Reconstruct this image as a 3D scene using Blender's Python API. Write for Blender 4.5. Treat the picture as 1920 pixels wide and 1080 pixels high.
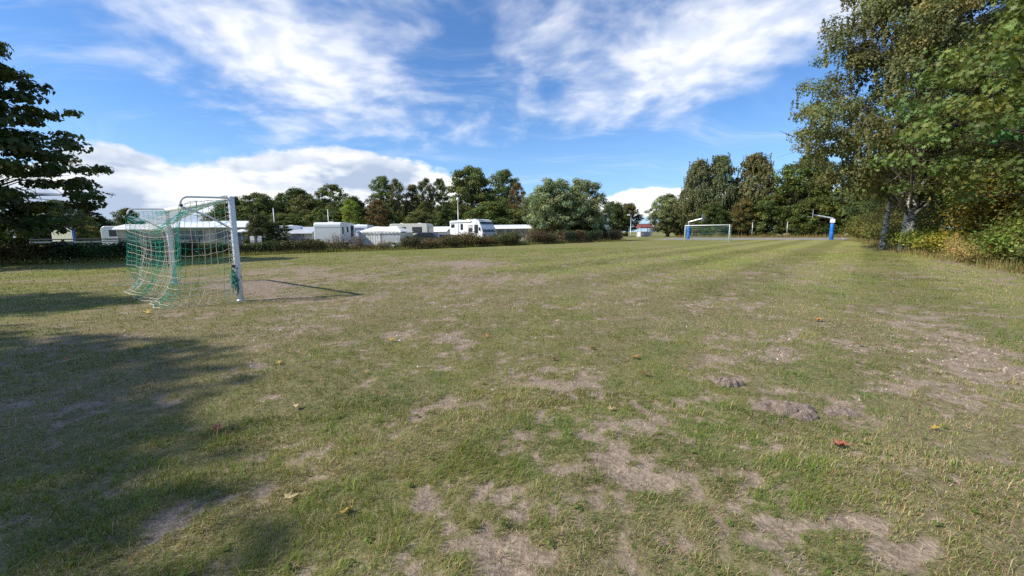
import bpy, math, random
import numpy as np
from mathutils import Vector, Matrix

sc = bpy.context.scene
for o in list(bpy.data.objects):
    bpy.data.objects.remove(o)
PI = math.pi
R = math.radians

# ------------------------------------------------------------------ camera
EYE = 1.267
PITCH, ROLL, FPX = 0.1313, 0.0094, 784.0
cam_d = bpy.data.cameras.new("camera")
cam_d.sensor_width = 36.0
cam_d.lens = FPX / 1920.0 * 36.0
cam_d.clip_start = 0.05
cam_d.clip_end = 6000
cam = bpy.data.objects.new("camera", cam_d)
sc.collection.objects.link(cam)
_r = Vector((1, 0, 0)); _u = Vector((0, math.sin(PITCH), math.cos(PITCH)))
_f = Vector((0, math.cos(PITCH), -math.sin(PITCH)))
_c, _s = math.cos(ROLL), math.sin(ROLL)
_r2 = _r * _c - _u * _s; _u2 = _r * _s + _u * _c
cam.matrix_world = Matrix(((_r2.x, _u2.x, -_f.x, 0), (_r2.y, _u2.y, -_f.y, 0),
                           (_r2.z, _u2.z, -_f.z, EYE), (0, 0, 0, 1)))
sc.camera = cam

# ------------------------------------------------------------------ exposure
sc.view_settings.view_transform = 'Standard'
sc.view_settings.look = 'None'
sc.view_settings.gamma = 1.0
sc.view_settings.exposure = 0.20
sc.view_settings.use_curve_mapping = False
sc.cycles.max_bounces = 6
sc.cycles.diffuse_bounces = 3
sc.cycles.glossy_bounces = 2
sc.cycles.transmission_bounces = 3
sc.cycles.transparent_max_bounces = 6
sc.cycles.use_denoising = False

# ------------------------------------------------------------------ sun and sky
SUN_EL = R(41.5)
SUN_H = Vector((-0.952, -0.305))          # horizontal direction towards the sun
SUN = Vector((SUN_H.x * math.cos(SUN_EL), SUN_H.y * math.cos(SUN_EL), math.sin(SUN_EL)))
sun_d = bpy.data.lights.new("sun", 'SUN')
sun_d.energy = 4.9
sun_d.angle = R(0.53)
sun_d.color = (1.0, 0.94, 0.84)
sun = bpy.data.objects.new("sun", sun_d)
sc.collection.objects.link(sun)
sun.rotation_euler = (-SUN).to_track_quat('-Z', 'Y').to_euler()

world = bpy.data.worlds.new("World")
sc.world = world
world.use_nodes = True
W = world.node_tree
world.cycles.sampling_method = 'NONE'
W.nodes.clear()

class NT:
    """small helper to write node graphs as expressions"""
    def __init__(s, tree): s.t = tree
    def n(s, typ, **kw):
        nd = s.t.nodes.new(typ)
        for k, v in kw.items(): setattr(nd, k, v)
        return nd
    def put(s, sock, v):
        if hasattr(v, 'is_output') or isinstance(v, bpy.types.NodeSocket): s.t.links.new(v, sock)
        elif isinstance(v, (tuple, list)) and len(v) == 3 and sock.type == 'RGBA': sock.default_value = (*v, 1)
        else: sock.default_value = v
    def m(s, op, a, b=None, c=None, clamp=False):
        nd = s.n('ShaderNodeMath', operation=op); nd.use_clamp = clamp
        s.put(nd.inputs[0], a)
        if b is not None: s.put(nd.inputs[1], b)
        if c is not None: s.put(nd.inputs[2], c)
        return nd.outputs[0]
    def v(s, op, a, b=None, scale=None):
        nd = s.n('ShaderNodeVectorMath', operation=op)
        s.put(nd.inputs[0], a)
        if b is not None: s.put(nd.inputs[1], b)
        if scale is not None: s.put(nd.inputs['Scale'], scale)
        return nd.outputs['Value'] if op in ('LENGTH', 'DOT_PRODUCT', 'DISTANCE') else nd.outputs[0]
    def xyz(s, x, y, z):
        nd = s.n('ShaderNodeCombineXYZ')
        for i, q in enumerate((x, y, z)): s.put(nd.inputs[i], q)
        return nd.outputs[0]
    def sep(s, v):
        nd = s.n('ShaderNodeSeparateXYZ'); s.put(nd.inputs[0], v); return nd.outputs
    def noise(s, vec, scale, detail=4, rough=0.55, lac=2.0, dist=0.0, col=False):
        nd = s.n('ShaderNodeTexNoise'); s.put(nd.inputs['Vector'], vec)
        nd.inputs['Scale'].default_value = scale; nd.inputs['Detail'].default_value = detail
        nd.inputs['Roughness'].default_value = rough; nd.inputs['Lacunarity'].default_value = lac
        nd.inputs['Distortion'].default_value = dist
        return nd.outputs['Color'] if col else nd.outputs[0]
    def ramp(s, v, lo, hi, a=0.0, b=1.0, smooth=True):
        nd = s.n('ShaderNodeMapRange'); nd.interpolation_type = 'SMOOTHSTEP' if smooth else 'LINEAR'
        s.put(nd.inputs[0], v); nd.inputs[1].default_value = lo; nd.inputs[2].default_value = hi
        nd.inputs[3].default_value = a; nd.inputs[4].default_value = b
        return nd.outputs[0]
    def mix(s, fac, a, b, typ='MIX'):
        nd = s.n('ShaderNodeMix'); nd.data_type = 'RGBA'; nd.blend_type = typ
        s.put(nd.inputs[0], fac); s.put(nd.inputs[6], a); s.put(nd.inputs[7], b)
        return nd.outputs[2]

def build_world():
    g = NT(W)
    STR = 0.118
    sky = g.n('ShaderNodeTexSky', sky_type='NISHITA')
    sky.sun_disc = False
    sky.sun_elevation = SUN_EL
    sky.sun_rotation = math.atan2(SUN_H.x, SUN_H.y) % (2 * PI)
    sky.altitude = 10
    sky.air_density = 1.0
    sky.dust_density = 0.35
    sky.ozone_density = 2.2
    d = g.n('ShaderNodeTexCoord').outputs['Generated']
    d = g.v('NORMALIZE', d)
    x, y, z = g.sep(d)
    az = g.m('ARCTAN2', x, y)
    el = g.m('ARCSINE', z)
    def blob(c, r, rot, amp):
        dx = g.m('SUBTRACT', az, c[0]); dy = g.m('SUBTRACT', el, c[1])
        cr, sr = math.cos(rot), math.sin(rot)
        a = g.m('ADD', g.m('MULTIPLY', dx, cr / r[0]), g.m('MULTIPLY', dy, sr / r[0]))
        b = g.m('ADD', g.m('MULTIPLY', dx, -sr / r[1]), g.m('MULTIPLY', dy, cr / r[1]))
        rr = g.m('ADD', g.m('MULTIPLY', a, a), g.m('MULTIPLY', b, b))
        return g.m('MULTIPLY', g.m('EXPONENT', g.m('MULTIPLY', rr, -1.0)), amp)
    def total(lst):
        t = None
        for b in lst:
            v = blob(*b); t = v if t is None else g.m('ADD', t, v)
        return t
    # --- high broken layer (altocumulus) : deck noise, gathered into the two large fields of the day
    zd = g.m('ADD', g.m('MAXIMUM', z, 0.0), 0.22)
    dk = g.xyz(g.m('DIVIDE', x, zd), g.m('DIVIDE', y, zd), 0.0)
    warp = g.v('SCALE', g.v('SUBTRACT', g.noise(dk, 1.6, 1, 0.5, col=True), (0.5, 0.5, 0.5)), scale=0.5)
    plw = g.v('ADD', dk, warp)
    n1 = g.noise(plw, 2.1, 5, 0.54)
    n2 = g.noise(g.v('ADD', dk, g.v('SCALE', warp, scale=0.4)), 8.0, 3, 0.52)
    hi_b = g.m('ADD', total(HIGH_BLOBS), 0.16)
    dens = g.m('ADD', g.m('ADD', g.m('MULTIPLY', g.m('SUBTRACT', n1, 0.5), 2.3), g.m('MULTIPLY', g.m('SUBTRACT', n2, 0.5), 1.0)), hi_b)
    hi = g.ramp(dens, -0.06, 1.25)
    # --- thin streaks of cirrus
    rot = g.n('ShaderNodeMapping'); g.put(rot.inputs[0], plw)
    rot.inputs['Rotation'].default_value = (0, 0, R(-20)); rot.inputs['Scale'].default_value = (0.3, 1.5, 1)
    ci = g.noise(rot.outputs[0], 2.6, 5, 0.66)
    cir = g.m('MULTIPLY', g.ramp(ci, 0.46, 0.80), g.ramp(n1, 0.34, 0.58, 0.15, 1.0))
    # --- cumulus bank low over the horizon
    qs = g.xyz(az, g.m('MULTIPLY', el, 1.7), 0.0)
    cn = g.noise(qs, 6.5, 6, 0.55)
    cn_s = g.noise(g.v('ADD', qs, (-0.022, 0.03, 0.0)), 6.5, 4, 0.55)
    cb = total(LOW_BLOBS)
    cu_d = g.m('ADD', g.m('MULTIPLY', g.m('SUBTRACT', cn, 0.5), 1.15), cb)
    cu = g.ramp(cu_d, 0.42, 0.56)
    sh_n = g.noise(g.xyz(az, g.m('MULTIPLY', el, 3.2), 3.3), 5.5, 3, 0.55)
    lit = g.m('ADD', g.m('MULTIPLY', g.m('SUBTRACT', cn, cn_s), 2.6), g.ramp(sh_n, 0.40, 0.62, 0.0, 0.95))
    lit = g.m('ADD', lit, g.ramp(cu_d, 0.50, 1.0, 0.42, 0.0))
    lit = g.m('SUBTRACT', lit, total(LOW_SHADE))
    lit = g.m('MINIMUM', g.m('MAXIMUM', lit, 0.0), 1.0)
    cu_col = g.mix(lit, (3.7, 4.5, 5.9), (8.6, 8.7, 8.8))
    skyc = g.mix(1.0, sky.outputs[0], SKY_TINT, 'MULTIPLY')
    hz = g.ramp(el, 0.0, 0.30, 0.45, 0.0)
    skyc = g.mix(hz, skyc, (3.4, 5.4, 8.6))
    c = g.mix(g.m('MULTIPLY', cir, 0.36), skyc, (7.4, 7.8, 8.4))
    hi_col = g.mix(g.ramp(n2, 0.35, 0.62), (6.2, 6.7, 7.8), (8.2, 8.3, 8.6))
    c = g.mix(g.m('MULTIPLY', hi, 0.90), c, hi_col)
    c = g.mix(cu, c, cu_col)
    below = g.ramp(el, -0.06, -0.01)
    c = g.mix(below, (1.0, 1.0, 0.8), c)
    bg = g.n('ShaderNodeBackground'); g.put(bg.inputs[0], c); bg.inputs[1].default_value = STR
    out = g.n('ShaderNodeOutputWorld')
    W.links.new(bg.outputs[0], out.inputs[0])

SKY_TINT = (0.66, 0.96, 1.30)
# cloud fields: (azimuth, elevation), (radii), rotation, weight
HIGH_BLOBS = [
    ((-0.4432, 0.3407), (0.2256, 0.0688), -0.244, 0.55),
    ((-0.3612, 0.3650), (0.1156, 0.0555), -0.175, 0.30),
    ((-0.5838, 0.3592), (0.2201, 0.0582), -0.175, 0.40),
    ((-0.7022, 0.2934), (0.0788, 0.0243), -0.262, 0.22),
    ((0.3795, 0.3797), (0.2766, 0.0991), 0.175, 0.62),
    ((0.2755, 0.3015), (0.1455, 0.0606), 0.262, 0.40),
    ((0.4210, 0.3555), (0.1208, 0.0545), 0.175, 0.25),
    ((0.0292, 0.4269), (0.0947, 0.0734), 0.000, 0.25),
    ((-0.1830, 0.4132), (0.0690, 0.0643), 0.000, 0.06),
    ((-0.3707, 0.2167), (0.2011, 0.0421), 0.105, 0.34),
    ((-0.1303, 0.2389), (0.1786, 0.0440), 0.000, 0.34),
    ((0.0889, 0.2708), (0.0964, 0.0269), 0.000, 0.28),
    ((-0.7930, 0.2115), (0.1165, 0.0875), 0.000, -0.62),
    ((-0.1027, 0.3694), (0.0652, 0.1074), 0.000, -0.42),
    ((0.4213, 0.1479), (0.2659, 0.0591), 0.140, -0.62),
    ((0.0521, 0.1298), (0.3118, 0.0712), 0.000, -0.42),
    ((-0.6785, 0.1758), (0.1659, 0.0317), 0.000, -0.42),
    ((0.5857, 0.2102), (0.1116, 0.0566), 0.000, -0.60),
    ((0.5754, 0.3526), (0.1289, 0.0503), 0.209, 0.35),
    ((-0.8150, 0.3154), (0.0641, 0.0499), 0.000, -0.30),
    ((0.0041, 0.2991), (0.1326, 0.0632), 0.000, -0.20),
    ((0.0523, 0.1997), (0.1821, 0.0455), 0.000, -0.25),
    ((-0.2163, 0.1639), (0.2322, 0.0570), 0.000, -0.20)]
LOW_BLOBS = [
    ((-0.4626, 0.0690), (0.2978, 0.1095), 0.000, 1.10),
    ((-0.7660, 0.0551), (0.0848, 0.0694), 0.000, 1.00),
    ((-0.8446, 0.0453), (0.0834, 0.0577), 0.000, 0.80),
    ((-0.2082, 0.0644), (0.1666, 0.0899), 0.000, 0.75),
    ((0.3107, 0.0732), (0.1357, 0.0349), 0.000, 0.72),
    ((0.4948, 0.0766), (0.0436, 0.0323), 0.000, 0.60),
    ((0.2121, 0.0425), (0.4515, 0.0339), 0.000, 0.35)]
LOW_SHADE = [
    ((0.3162, 0.0776), (0.1796, 0.0464), 0.000, -0.70),
    ((0.4947, 0.0788), (0.0582, 0.0430), 0.000, -0.70),
    ((-0.7483, 0.0684), (0.0504, 0.0343), -0.262, 1.00),
    ((-0.8047, 0.0424), (0.0665, 0.0215), 0.000, 0.80),
    ((-0.4997, 0.0979), (0.1247, 0.0149), 0.000, 0.35),
    ((-0.2660, 0.0935), (0.1043, 0.0293), 0.000, 0.40)]
build_world()

# ------------------------------------------------------------------ helpers
COL = sc.collection
def tag(o, label=None, cat=None, group=None, kind=None):
    if label: o['label'] = label
    if cat: o['category'] = cat
    if group: o['group'] = group
    if kind: o['kind'] = kind
    return o
def empty(name, loc=(0, 0, 0), rz=0.0, label=None, cat=None, group=None):
    o = bpy.data.objects.new(name, None)
    o.empty_display_size = 0.2
    COL.objects.link(o); o.location = loc; o.rotation_euler = (0, 0, rz)
    return tag(o, label, cat, group)
def link(name, me, parent=None, mat=None):
    o = bpy.data.objects.new(name, me); COL.objects.link(o)
    if parent is not None: o.parent = parent
    if mat is not None and not me.materials: me.materials.append(mat)
    return o
def copy_tree(o, parent=None):
    c = o.copy(); COL.objects.link(c); c.parent = parent
    for ch in list(o.children): copy_tree(ch, c)
    return c

def np_mesh(name, verts, faces, col=None, smooth=False, attr=None):
    """faces : (n,k) array ; verts (m,3) ; col (m,3) per-vertex colour"""
    me = bpy.data.meshes.new(name)
    verts = np.ascontiguousarray(verts, dtype=np.float32); faces = np.ascontiguousarray(faces, dtype=np.int32)
    n, k = faces.shape
    me.vertices.add(len(verts)); me.vertices.foreach_set('co', verts.ravel())
    me.loops.add(n * k); me.loops.foreach_set('vertex_index', faces.ravel())
    me.polygons.add(n); me.polygons.foreach_set('loop_start', np.arange(0, n * k, k, dtype=np.int32))
    try: me.polygons.foreach_set('loop_total', np.full(n, k, dtype=np.int32))
    except Exception: pass
    if smooth: me.polygons.foreach_set('use_smooth', np.ones(n, dtype=bool))
    if col is not None:
        a = me.color_attributes.new('col', 'FLOAT_COLOR', 'POINT')
        c4 = np.ones((len(verts), 4), dtype=np.float32); c4[:, :3] = col
        a.data.foreach_set('color', c4.ravel())
    if attr:
        for an, av in attr.items():
            a = me.attributes.new(an, 'FLOAT', 'POINT'); a.data.foreach_set('value', np.ascontiguousarray(av, dtype=np.float32))
    me.update(calc_edges=True)
    return me

class MB:
    def __init__(s): s.v = []; s.f = []; s.c = []
    def add(s, vs, fs, col=None):
        b = len(s.v); s.v += [tuple(p) for p in vs]; s.f += [tuple(i + b for i in f) for f in fs]
        if col is not None: s.c += [col] * len(vs)
        return s
    def box(s, x0, x1, y0, y1, z0, z1):
        return s.add([(x0, y0, z0), (x1, y0, z0), (x1, y1, z0), (x0, y1, z0), (x0, y0, z1), (x1, y0, z1), (x1, y1, z1), (x0, y1, z1)],
                     [(0, 3, 2, 1), (4, 5, 6, 7), (0, 1, 5, 4), (1, 2, 6, 5), (2, 3, 7, 6), (3, 0, 4, 7)])
    def cbox(s, x0, x1, y0, y1, z0, z1, c=0.02):
        """box with chamfered edges"""
        P = []; F = []
        def ring(z, i):
            return [(x0 + i + c, y0 + i, z), (x1 - i - c, y0 + i, z), (x1 - i, y0 + i + c, z), (x1 - i, y1 - i - c, z),
                    (x1 - i - c, y1 - i, z), (x0 + i + c, y1 - i, z), (x0 + i, y1 - i - c, z), (x0 + i, y0 + i + c, z)]
        for z, i in ((z0, c * .7), (z0 + c, 0), (z1 - c, 0), (z1, c * .7)): P += ring(z, i)
        for k in range(3):
            for j in range(8):
                a = k * 8 + j; b = k * 8 + (j + 1) % 8
                F.append((a, b, b + 8, a + 8))
        F.append(tuple(range(7, -1, -1))); F.append(tuple(range(24, 32)))
        return s.add(P, F)
    def tube(s, pts, r, n=8, cap=True, sx=1.0, col=None):
        pts = [Vector(p) for p in pts]; m = len(pts)
        rr = r if isinstance(r, (list, tuple)) else [r] * m
        P = []; F = []
        up = None
        for i, p in enumerate(pts):
            t = (pts[min(i + 1, m - 1)] - pts[max(i - 1, 0)])
            if t.length < 1e-9: t = Vector((0, 0, 1))
            t.normalize()
            if up is None:
                up = Vector((0, 0, 1)) if abs(t.z) < 0.9 else Vector((1, 0, 0))
            a = t.cross(up)
            if a.length < 1e-6: a = t.cross(Vector((0, 1, 0)))
            a.normalize(); b = a.cross(t).normalized(); up = b
            for k in range(n):
                w = 2 * PI * k / n
                P.append(p + a * math.cos(w) * rr[i] * sx + b * math.sin(w) * rr[i])
        for i in range(m - 1):
            for k in range(n):
                q = (k + 1) % n
                F.append((i * n + k, i * n + q, (i + 1) * n + q, (i + 1) * n + k))
        if cap: F.append(tuple(range(n - 1, -1, -1))); F.append(tuple((m - 1) * n + k for k in range(n)))
        return s.add(P, F, col)
    def prism(s, prof, y0, y1, bev=0.0):
        """profile in (x,z), extruded along y, edges bevelled by insetting the end caps"""
        n = len(prof)
        cx = sum(p[0] for p in prof) / n; cz = sum(p[1] for p in prof) / n
        def ins(d):
            out = []
            for x, z in prof:
                l = math.hypot(x - cx, z - cz) or 1
                out.append((x - (x - cx) / l * d, z - (z - cz) / l * d))
            return out
        rings = [(y0, bev), (y0 + bev * .35, bev * .35), (y0 + bev, 0), (y1 - bev, 0), (y1 - bev * .35, bev * .35), (y1, bev)] if bev else [(y0, 0), (y1, 0)]
        P = []
        for y, d in rings: P += [(x, y, z) for x, z in ins(d)]
        F = []
        for k in range(len(rings) - 1):
            for j in range(n):
                q = (j + 1) % n
                F.append((k * n + j, k * n + q, (k + 1) * n + q, (k + 1) * n + j))
        F.append(tuple(range(n - 1, -1, -1))); F.append(tuple((len(rings) - 1) * n + j for j in range(n)))
        return s.add(P, F)
    def lathe(s, prof, n=16, c=(0, 0, 0)):
        P = []; F = []
        for r, z in prof:
            for k in range(n):
                w = 2 * PI * k / n; P.append((c[0] + r * math.cos(w), c[1] + r * math.sin(w), c[2] + z))
        for i in range(len(prof) - 1):
            for k in range(n):
                q = (k + 1) % n
                F.append((i * n + k, i * n + q, (i + 1) * n + q, (i + 1) * n + k))
        F.append(tuple(range(n - 1, -1, -1))); F.append(tuple((len(prof) - 1) * n + k for k in range(n)))
        return s.add(P, F)
    def wheel(s, x, y, z, r, w, n=20):
        """disc with its axle along y"""
        P = []; F = []
        pr = [(r * .55, -w / 2), (r * .9, -w / 2), (r, -w * .3), (r, w * .3), (r * .9, w / 2), (r * .55, w / 2)]
        for rad, yy in pr:
            for k in range(n):
                a = 2 * PI * k / n; P.append((x + rad * math.cos(a), y + yy, z + rad * math.sin(a)))
        for i in range(len(pr) - 1):
            for k in range(n):
                q = (k + 1) % n; F.append((i * n + k, i * n + q, (i + 1) * n + q, (i + 1) * n + k))
        F.append(tuple(range(n))); F.append(tuple((len(pr) - 1) * n + k for k in range(n - 1, -1, -1)))
        return s.add(P, F)
    def mesh(s, name, smooth=False):
        me = bpy.data.meshes.new(name)
        me.from_pydata([tuple(p) for p in s.v], [], s.f)
        if s.c:
            a = me.color_attributes.new('col', 'FLOAT_COLOR', 'POINT')
            a.data.foreach_set('color', np.array([(*c, 1) for c in s.c], dtype=np.float32).ravel())
        if smooth: me.polygons.foreach_set('use_smooth', [True] * len(me.polygons))
        me.update()
        return me
    def build(s, name, mat, parent=None, smooth=False):
        me = s.mesh(name, smooth)
        o = link(name, me, parent, mat)
        if smooth == 'auto':
            pass
        return o

# value noise on arrays (the lawn's wear map and the grass that grows by it use the same function)
def _h(i, j, s):
    h = (i.astype(np.int64) * 374761393 + j.astype(np.int64) * 668265263 + s * 982451653) & 0xFFFFFFFF
    h = ((h ^ (h >> 13)) * 1274126177) & 0xFFFFFFFF
    h = (h ^ (h >> 16)) & 0xFFFFFFFF
    return h.astype(np.float64) / 4294967295.0
def vn(x, y, s=0):
    i = np.floor(x); j = np.floor(y); u = x - i; v = y - j
    u = u * u * u * (u * (u * 6 - 15) + 10); v = v * v * v * (v * (v * 6 - 15) + 10)
    i = i.astype(np.int64); j = j.astype(np.int64)
    a = _h(i, j, s); b = _h(i + 1, j, s); c = _h(i, j + 1, s); d = _h(i + 1, j + 1, s)
    return (a * (1 - u) + b * u) * (1 - v) + (c * (1 - u) + d * u) * v
def fbm(x, y, o=4, s=0, g=0.55):
    t = 0; w = 1; tot = 0
    for k in range(o):
        a = 0.7 * k + 0.4
        xr = x * math.cos(a) - y * math.sin(a); yr = x * math.sin(a) + y * math.cos(a)
        t = t + w * vn(xr + 17.3 * k, yr - 9.1 * k, s + k); tot += w; w *= g; x = x * 2.03; y = y * 2.03
    return t / tot
def sstep(a, b, x):
    t = np.clip((x - a) / (b - a), 0, 1); return t * t * (3 - 2 * t)

# ------------------------------------------------------------------ materials
def mat(name, color=(.5, .5, .5), rough=.6, metal=0.0, spec=.4, var=0.0, vscale=6.0, bump=0.0, bscale=40.0, dirt=None, alpha=None):
    m = bpy.data.materials.new(name); m.use_nodes = True
    t = m.node_tree; t.nodes.clear(); g = NT(t)
    b = g.n('ShaderNodeBsdfPrincipled'); out = g.n('ShaderNodeOutputMaterial')
    t.links.new(b.outputs[0], out.inputs[0])
    b.inputs['Roughness'].default_value = rough; b.inputs['Metallic'].default_value = metal
    b.inputs['Specular IOR Level'].default_value = spec
    co = g.n('ShaderNodeTexCoord').outputs['Object']
    if var or dirt:
        n = g.noise(co, vscale, 5, .6)
        c = g.mix(g.ramp(n, .3, .7), tuple(q * (1 - var) for q in color), tuple(min(1, q * (1 + var)) for q in color))
        if dirt:
            n2 = g.noise(co, vscale * .45, 5, .65)
            c = g.mix(g.m('MULTIPLY', g.ramp(n2, .48, .75), dirt[1]), c, dirt[0])
        g.put(b.inputs['Base Color'], c)
        g.put(b.inputs['Roughness'], g.ramp(n, .3, .7, max(0, rough - .08), min(1, rough + .08)))
    else: b.inputs['Base Color'].default_value = (*color, 1)
    if bump:
        bp = g.n('ShaderNodeBump'); bp.inputs['Strength'].default_value = bump; bp.inputs['Distance'].default_value = .02
        g.put(bp.inputs['Height'], g.noise(co, bscale, 4, .6)); t.links.new(bp.outputs[0], b.inputs['Normal'])
    return m

def leaf_mat(name, trans=.32, rough=.5, spec=.22):
    """leaf colour = per-leaf attribute x the plant's own tint"""
    m = bpy.data.materials.new(name); m.use_nodes = True
    t = m.node_tree; t.nodes.clear(); g = NT(t)
    a = g.n('ShaderNodeAttribute', attribute_name='col')
    o = g.n('ShaderNodeAttribute', attribute_name='tint', attribute_type='OBJECT')
    c = g.mix(1.0, a.outputs['Color'], o.outputs['Color'], 'MULTIPLY')
    b = g.n('ShaderNodeBsdfPrincipled'); g.put(b.inputs['Base Color'], c)
    b.inputs['Roughness'].default_value = rough; b.inputs['Specular IOR Level'].default_value = spec
    tr = g.n('ShaderNodeBsdfTranslucent')
    g.put(tr.inputs[0], g.mix(1.0, c, (1.25, 1.2, .55), 'MULTIPLY'))
    mx = g.n('ShaderNodeMixShader'); mx.inputs[0].default_value = trans
    t.links.new(b.outputs[0], mx.inputs[1]); t.links.new(tr.outputs[0], mx.inputs[2])
    out = g.n('ShaderNodeOutputMaterial'); t.links.new(mx.outputs[0], out.inputs[0])
    return m

def bark_mat(name, base, dark, scale=3.0, birch=False):
    m = bpy.data.materials.new(name); m.use_nodes = True
    t = m.node_tree; t.nodes.clear(); g = NT(t)
    b = g.n('ShaderNodeBsdfPrincipled'); out = g.n('ShaderNodeOutputMaterial'); t.links.new(b.outputs[0], out.inputs[0])
    b.inputs['Roughness'].default_value = .85; b.inputs['Specular IOR Level'].default_value = .2
    co = g.n('ShaderNodeTexCoord').outputs['Object']
    mp = g.n('ShaderNodeMapping'); g.put(mp.inputs[0], co)
    mp.inputs['Scale'].default_value = (1, 1, 2.2) if birch else (1, 1, .25)
    n = g.noise(mp.outputs[0], scale, 6, .65)
    f = g.ramp(n, .47, .58) if birch else g.ramp(n, .35, .65)
    c = g.mix(f, base, dark)
    if birch:
        n2 = g.noise(co, 1.1, 3, .5); c = g.mix(g.ramp(n2, .5, .7, 0, .7), c, (.16, .15, .12))
    g.put(b.inputs['Base Color'], c)
    bp = g.n('ShaderNodeBump'); bp.inputs['Strength'].default_value = .6; bp.inputs['Distance'].default_value = .03
    g.put(bp.inputs['Height'], n); t.links.new(bp.outputs[0], b.inputs['Normal'])
    return m

M = {}
M['leaf'] = leaf_mat('leaf')
M['leaf_dense'] = leaf_mat('leaf_dense', trans=.22)
M['grass'] = leaf_mat('grass_blade', trans=.25, rough=.65, spec=.08)
M['bark'] = bark_mat('bark', (.12, .09, .065), (.045, .035, .028))
M['bark_grey'] = bark_mat('bark_grey', (.22, .20, .17), (.07, .06, .05))
M['bark_birch'] = bark_mat('bark_birch', (.52, .50, .47), (.06, .055, .05), 4.0, birch=True)
M['white_paint'] = mat('white_paint', (.80, .80, .79), .35, var=.04, dirt=((.45, .43, .38), .35), vscale=3)
M['post_alu'] = mat('post_aluminium_white', (.72, .76, .79), .38, spec=.5, var=.05, dirt=((.42, .45, .44), .4), vscale=4)
M['steel'] = mat('galvanised_steel', (.52, .55, .57), .42, metal=.55, var=.1, vscale=9)
M['black'] = mat('black_plastic', (.015, .015, .017), .5)
M['body_white'] = mat('caravan_white', (.80, .81, .82), .32, spec=.5, var=.02, dirt=((.55, .54, .50), .30), vscale=1.5)
M['body_cream'] = mat('caravan_cream', (.62, .60, .50), .38, spec=.5, var=.03, dirt=((.42, .40, .33), .3), vscale=1.5)
M['grey_paint'] = mat('grey_paint', (.26, .29, .32), .4, var=.05, vscale=3)
M['silver_paint'] = mat('silver_paint', (.46, .48, .50), .35, var=.05, vscale=3)
M['glass'] = mat('window_glass', (.03, .035, .04), .12, spec=.5)
M['glass_blue'] = mat('windscreen_glass', (.13, .17, .18), .12, spec=.45)
M['rubber'] = mat('rubber', (.02, .02, .02), .8)
M['rim'] = mat('wheel_rim', (.5, .5, .52), .35, metal=.6)
M['canvas_white'] = mat('canvas_white', (.72, .72, .70), .8, spec=.1, var=.05, dirt=((.50, .49, .45), .5), vscale=2.5, bump=.4, bscale=7)
M['canvas_grey'] = mat('canvas_grey', (.42, .44, .47), .85, spec=.1, var=.08, dirt=((.30, .31, .31), .4), vscale=2.5, bump=.4, bscale=7)
M['canvas_beige'] = mat('canvas_beige', (.50, .47, .42), .85, spec=.1, var=.06, dirt=((.36, .34, .30), .4), vscale=2.5, bump=.4, bscale=7)
M['canvas_dark'] = mat('canvas_dark', (.055, .065, .085), .85, spec=.1, var=.15, vscale=3)
M['canvas_blue'] = mat('canvas_blue', (.09, .13, .19), .85, spec=.1, var=.15, vscale=3)
M['stripe_grey'] = mat('stripe_grey', (.22, .23, .25), .85, spec=.1)
M['pvc'] = mat('clear_pvc', (.16, .18, .20), .12, spec=.7, var=.25, vscale=3)
M['blue_pad'] = mat('blue_padding', (.015, .17, .62), .5, spec=.4, var=.06, vscale=4, dirt=((.03, .12, .35), .3))
M['blue_paint'] = mat('blue_paint', (.03, .10, .38), .45, var=.05)
M['board_cream'] = mat('board_cream', (.56, .54, .38), .5, var=.05, vscale=3)
M['print_soft'] = mat('faded_print', (.48, .50, .33), .55, var=.08, vscale=5)
M['rail_dark'] = mat('rail_dark', (.07, .085, .11), .5, var=.1)
M['rail_pale'] = mat('rail_pale', (.45, .46, .45), .6, var=.1)
M['roof_red'] = mat('roof_red', (.26, .09, .085), .8, var=.22, vscale=9, dirt=((.15, .10, .09), .5))
M['hut_white'] = mat('hut_white', (.70, .68, .70), .6, var=.06, dirt=((.45, .42, .42), .4), vscale=3)
M['sign_white'] = mat('sign_white', (.78, .78, .80), .4)
M['sign_mark'] = mat('sign_mark', (.10, .12, .30), .5)
M['sign_red'] = mat('sign_red', (.45, .06, .06), .5)
M['cloth_white'] = mat('cloth_white', (.80, .80, .80), .9, spec=.05, var=.05, vscale=5)
M['cloth_blue'] = mat('cloth_blue', (.55, .62, .78), .9, spec=.05, var=.1, vscale=5)
M['wood_grey'] = mat('wood_grey', (.20, .17, .14), .85, var=.25, vscale=8)
M['stone'] = mat('stone', (.42, .39, .34), .85, var=.2, vscale=6, bump=.5)
M['asphalt'] = mat('asphalt', (.26, .245, .235), .9, spec=.2, var=.16, vscale=1.2, dirt=((.34, .31, .27), .5), bump=.4, bscale=60)
M['line_paint'] = mat('line_paint', (.62, .61, .58), .8, var=.15, vscale=4)
M['soil_heap'] = mat('soil_heap', (.33, .255, .205), .95, spec=.1, var=.30, vscale=40, bump=1.0, bscale=160)
M['car_dark'] = mat('car_dark', (.04, .05, .065), .25, metal=.3, spec=.6)
M['tent_pole'] = mat('tent_pole', (.55, .56, .57), .4, metal=.6)
M['lamp_glow'] = mat('lamp_cover', (.82, .82, .80), .3)
M['vcol'] = None
def vcol_mat():
    m = bpy.data.materials.new('cord'); m.use_nodes = True
    g = NT(m.node_tree); b = m.node_tree.nodes['Principled BSDF']
    a = g.n('ShaderNodeAttribute', attribute_name='col'); g.put(b.inputs['Base Color'], a.outputs['Color'])
    b.inputs['Roughness'].default_value = .75; b.inputs['Specular IOR Level'].default_value = .25
    return m
M['vcol'] = vcol_mat()

# ------------------------------------------------------------------ the lawn
AX = np.array([0.640, 0.768]); BX = np.array([-0.768, 0.640])      # along the pitch, across it (to the left)
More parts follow.
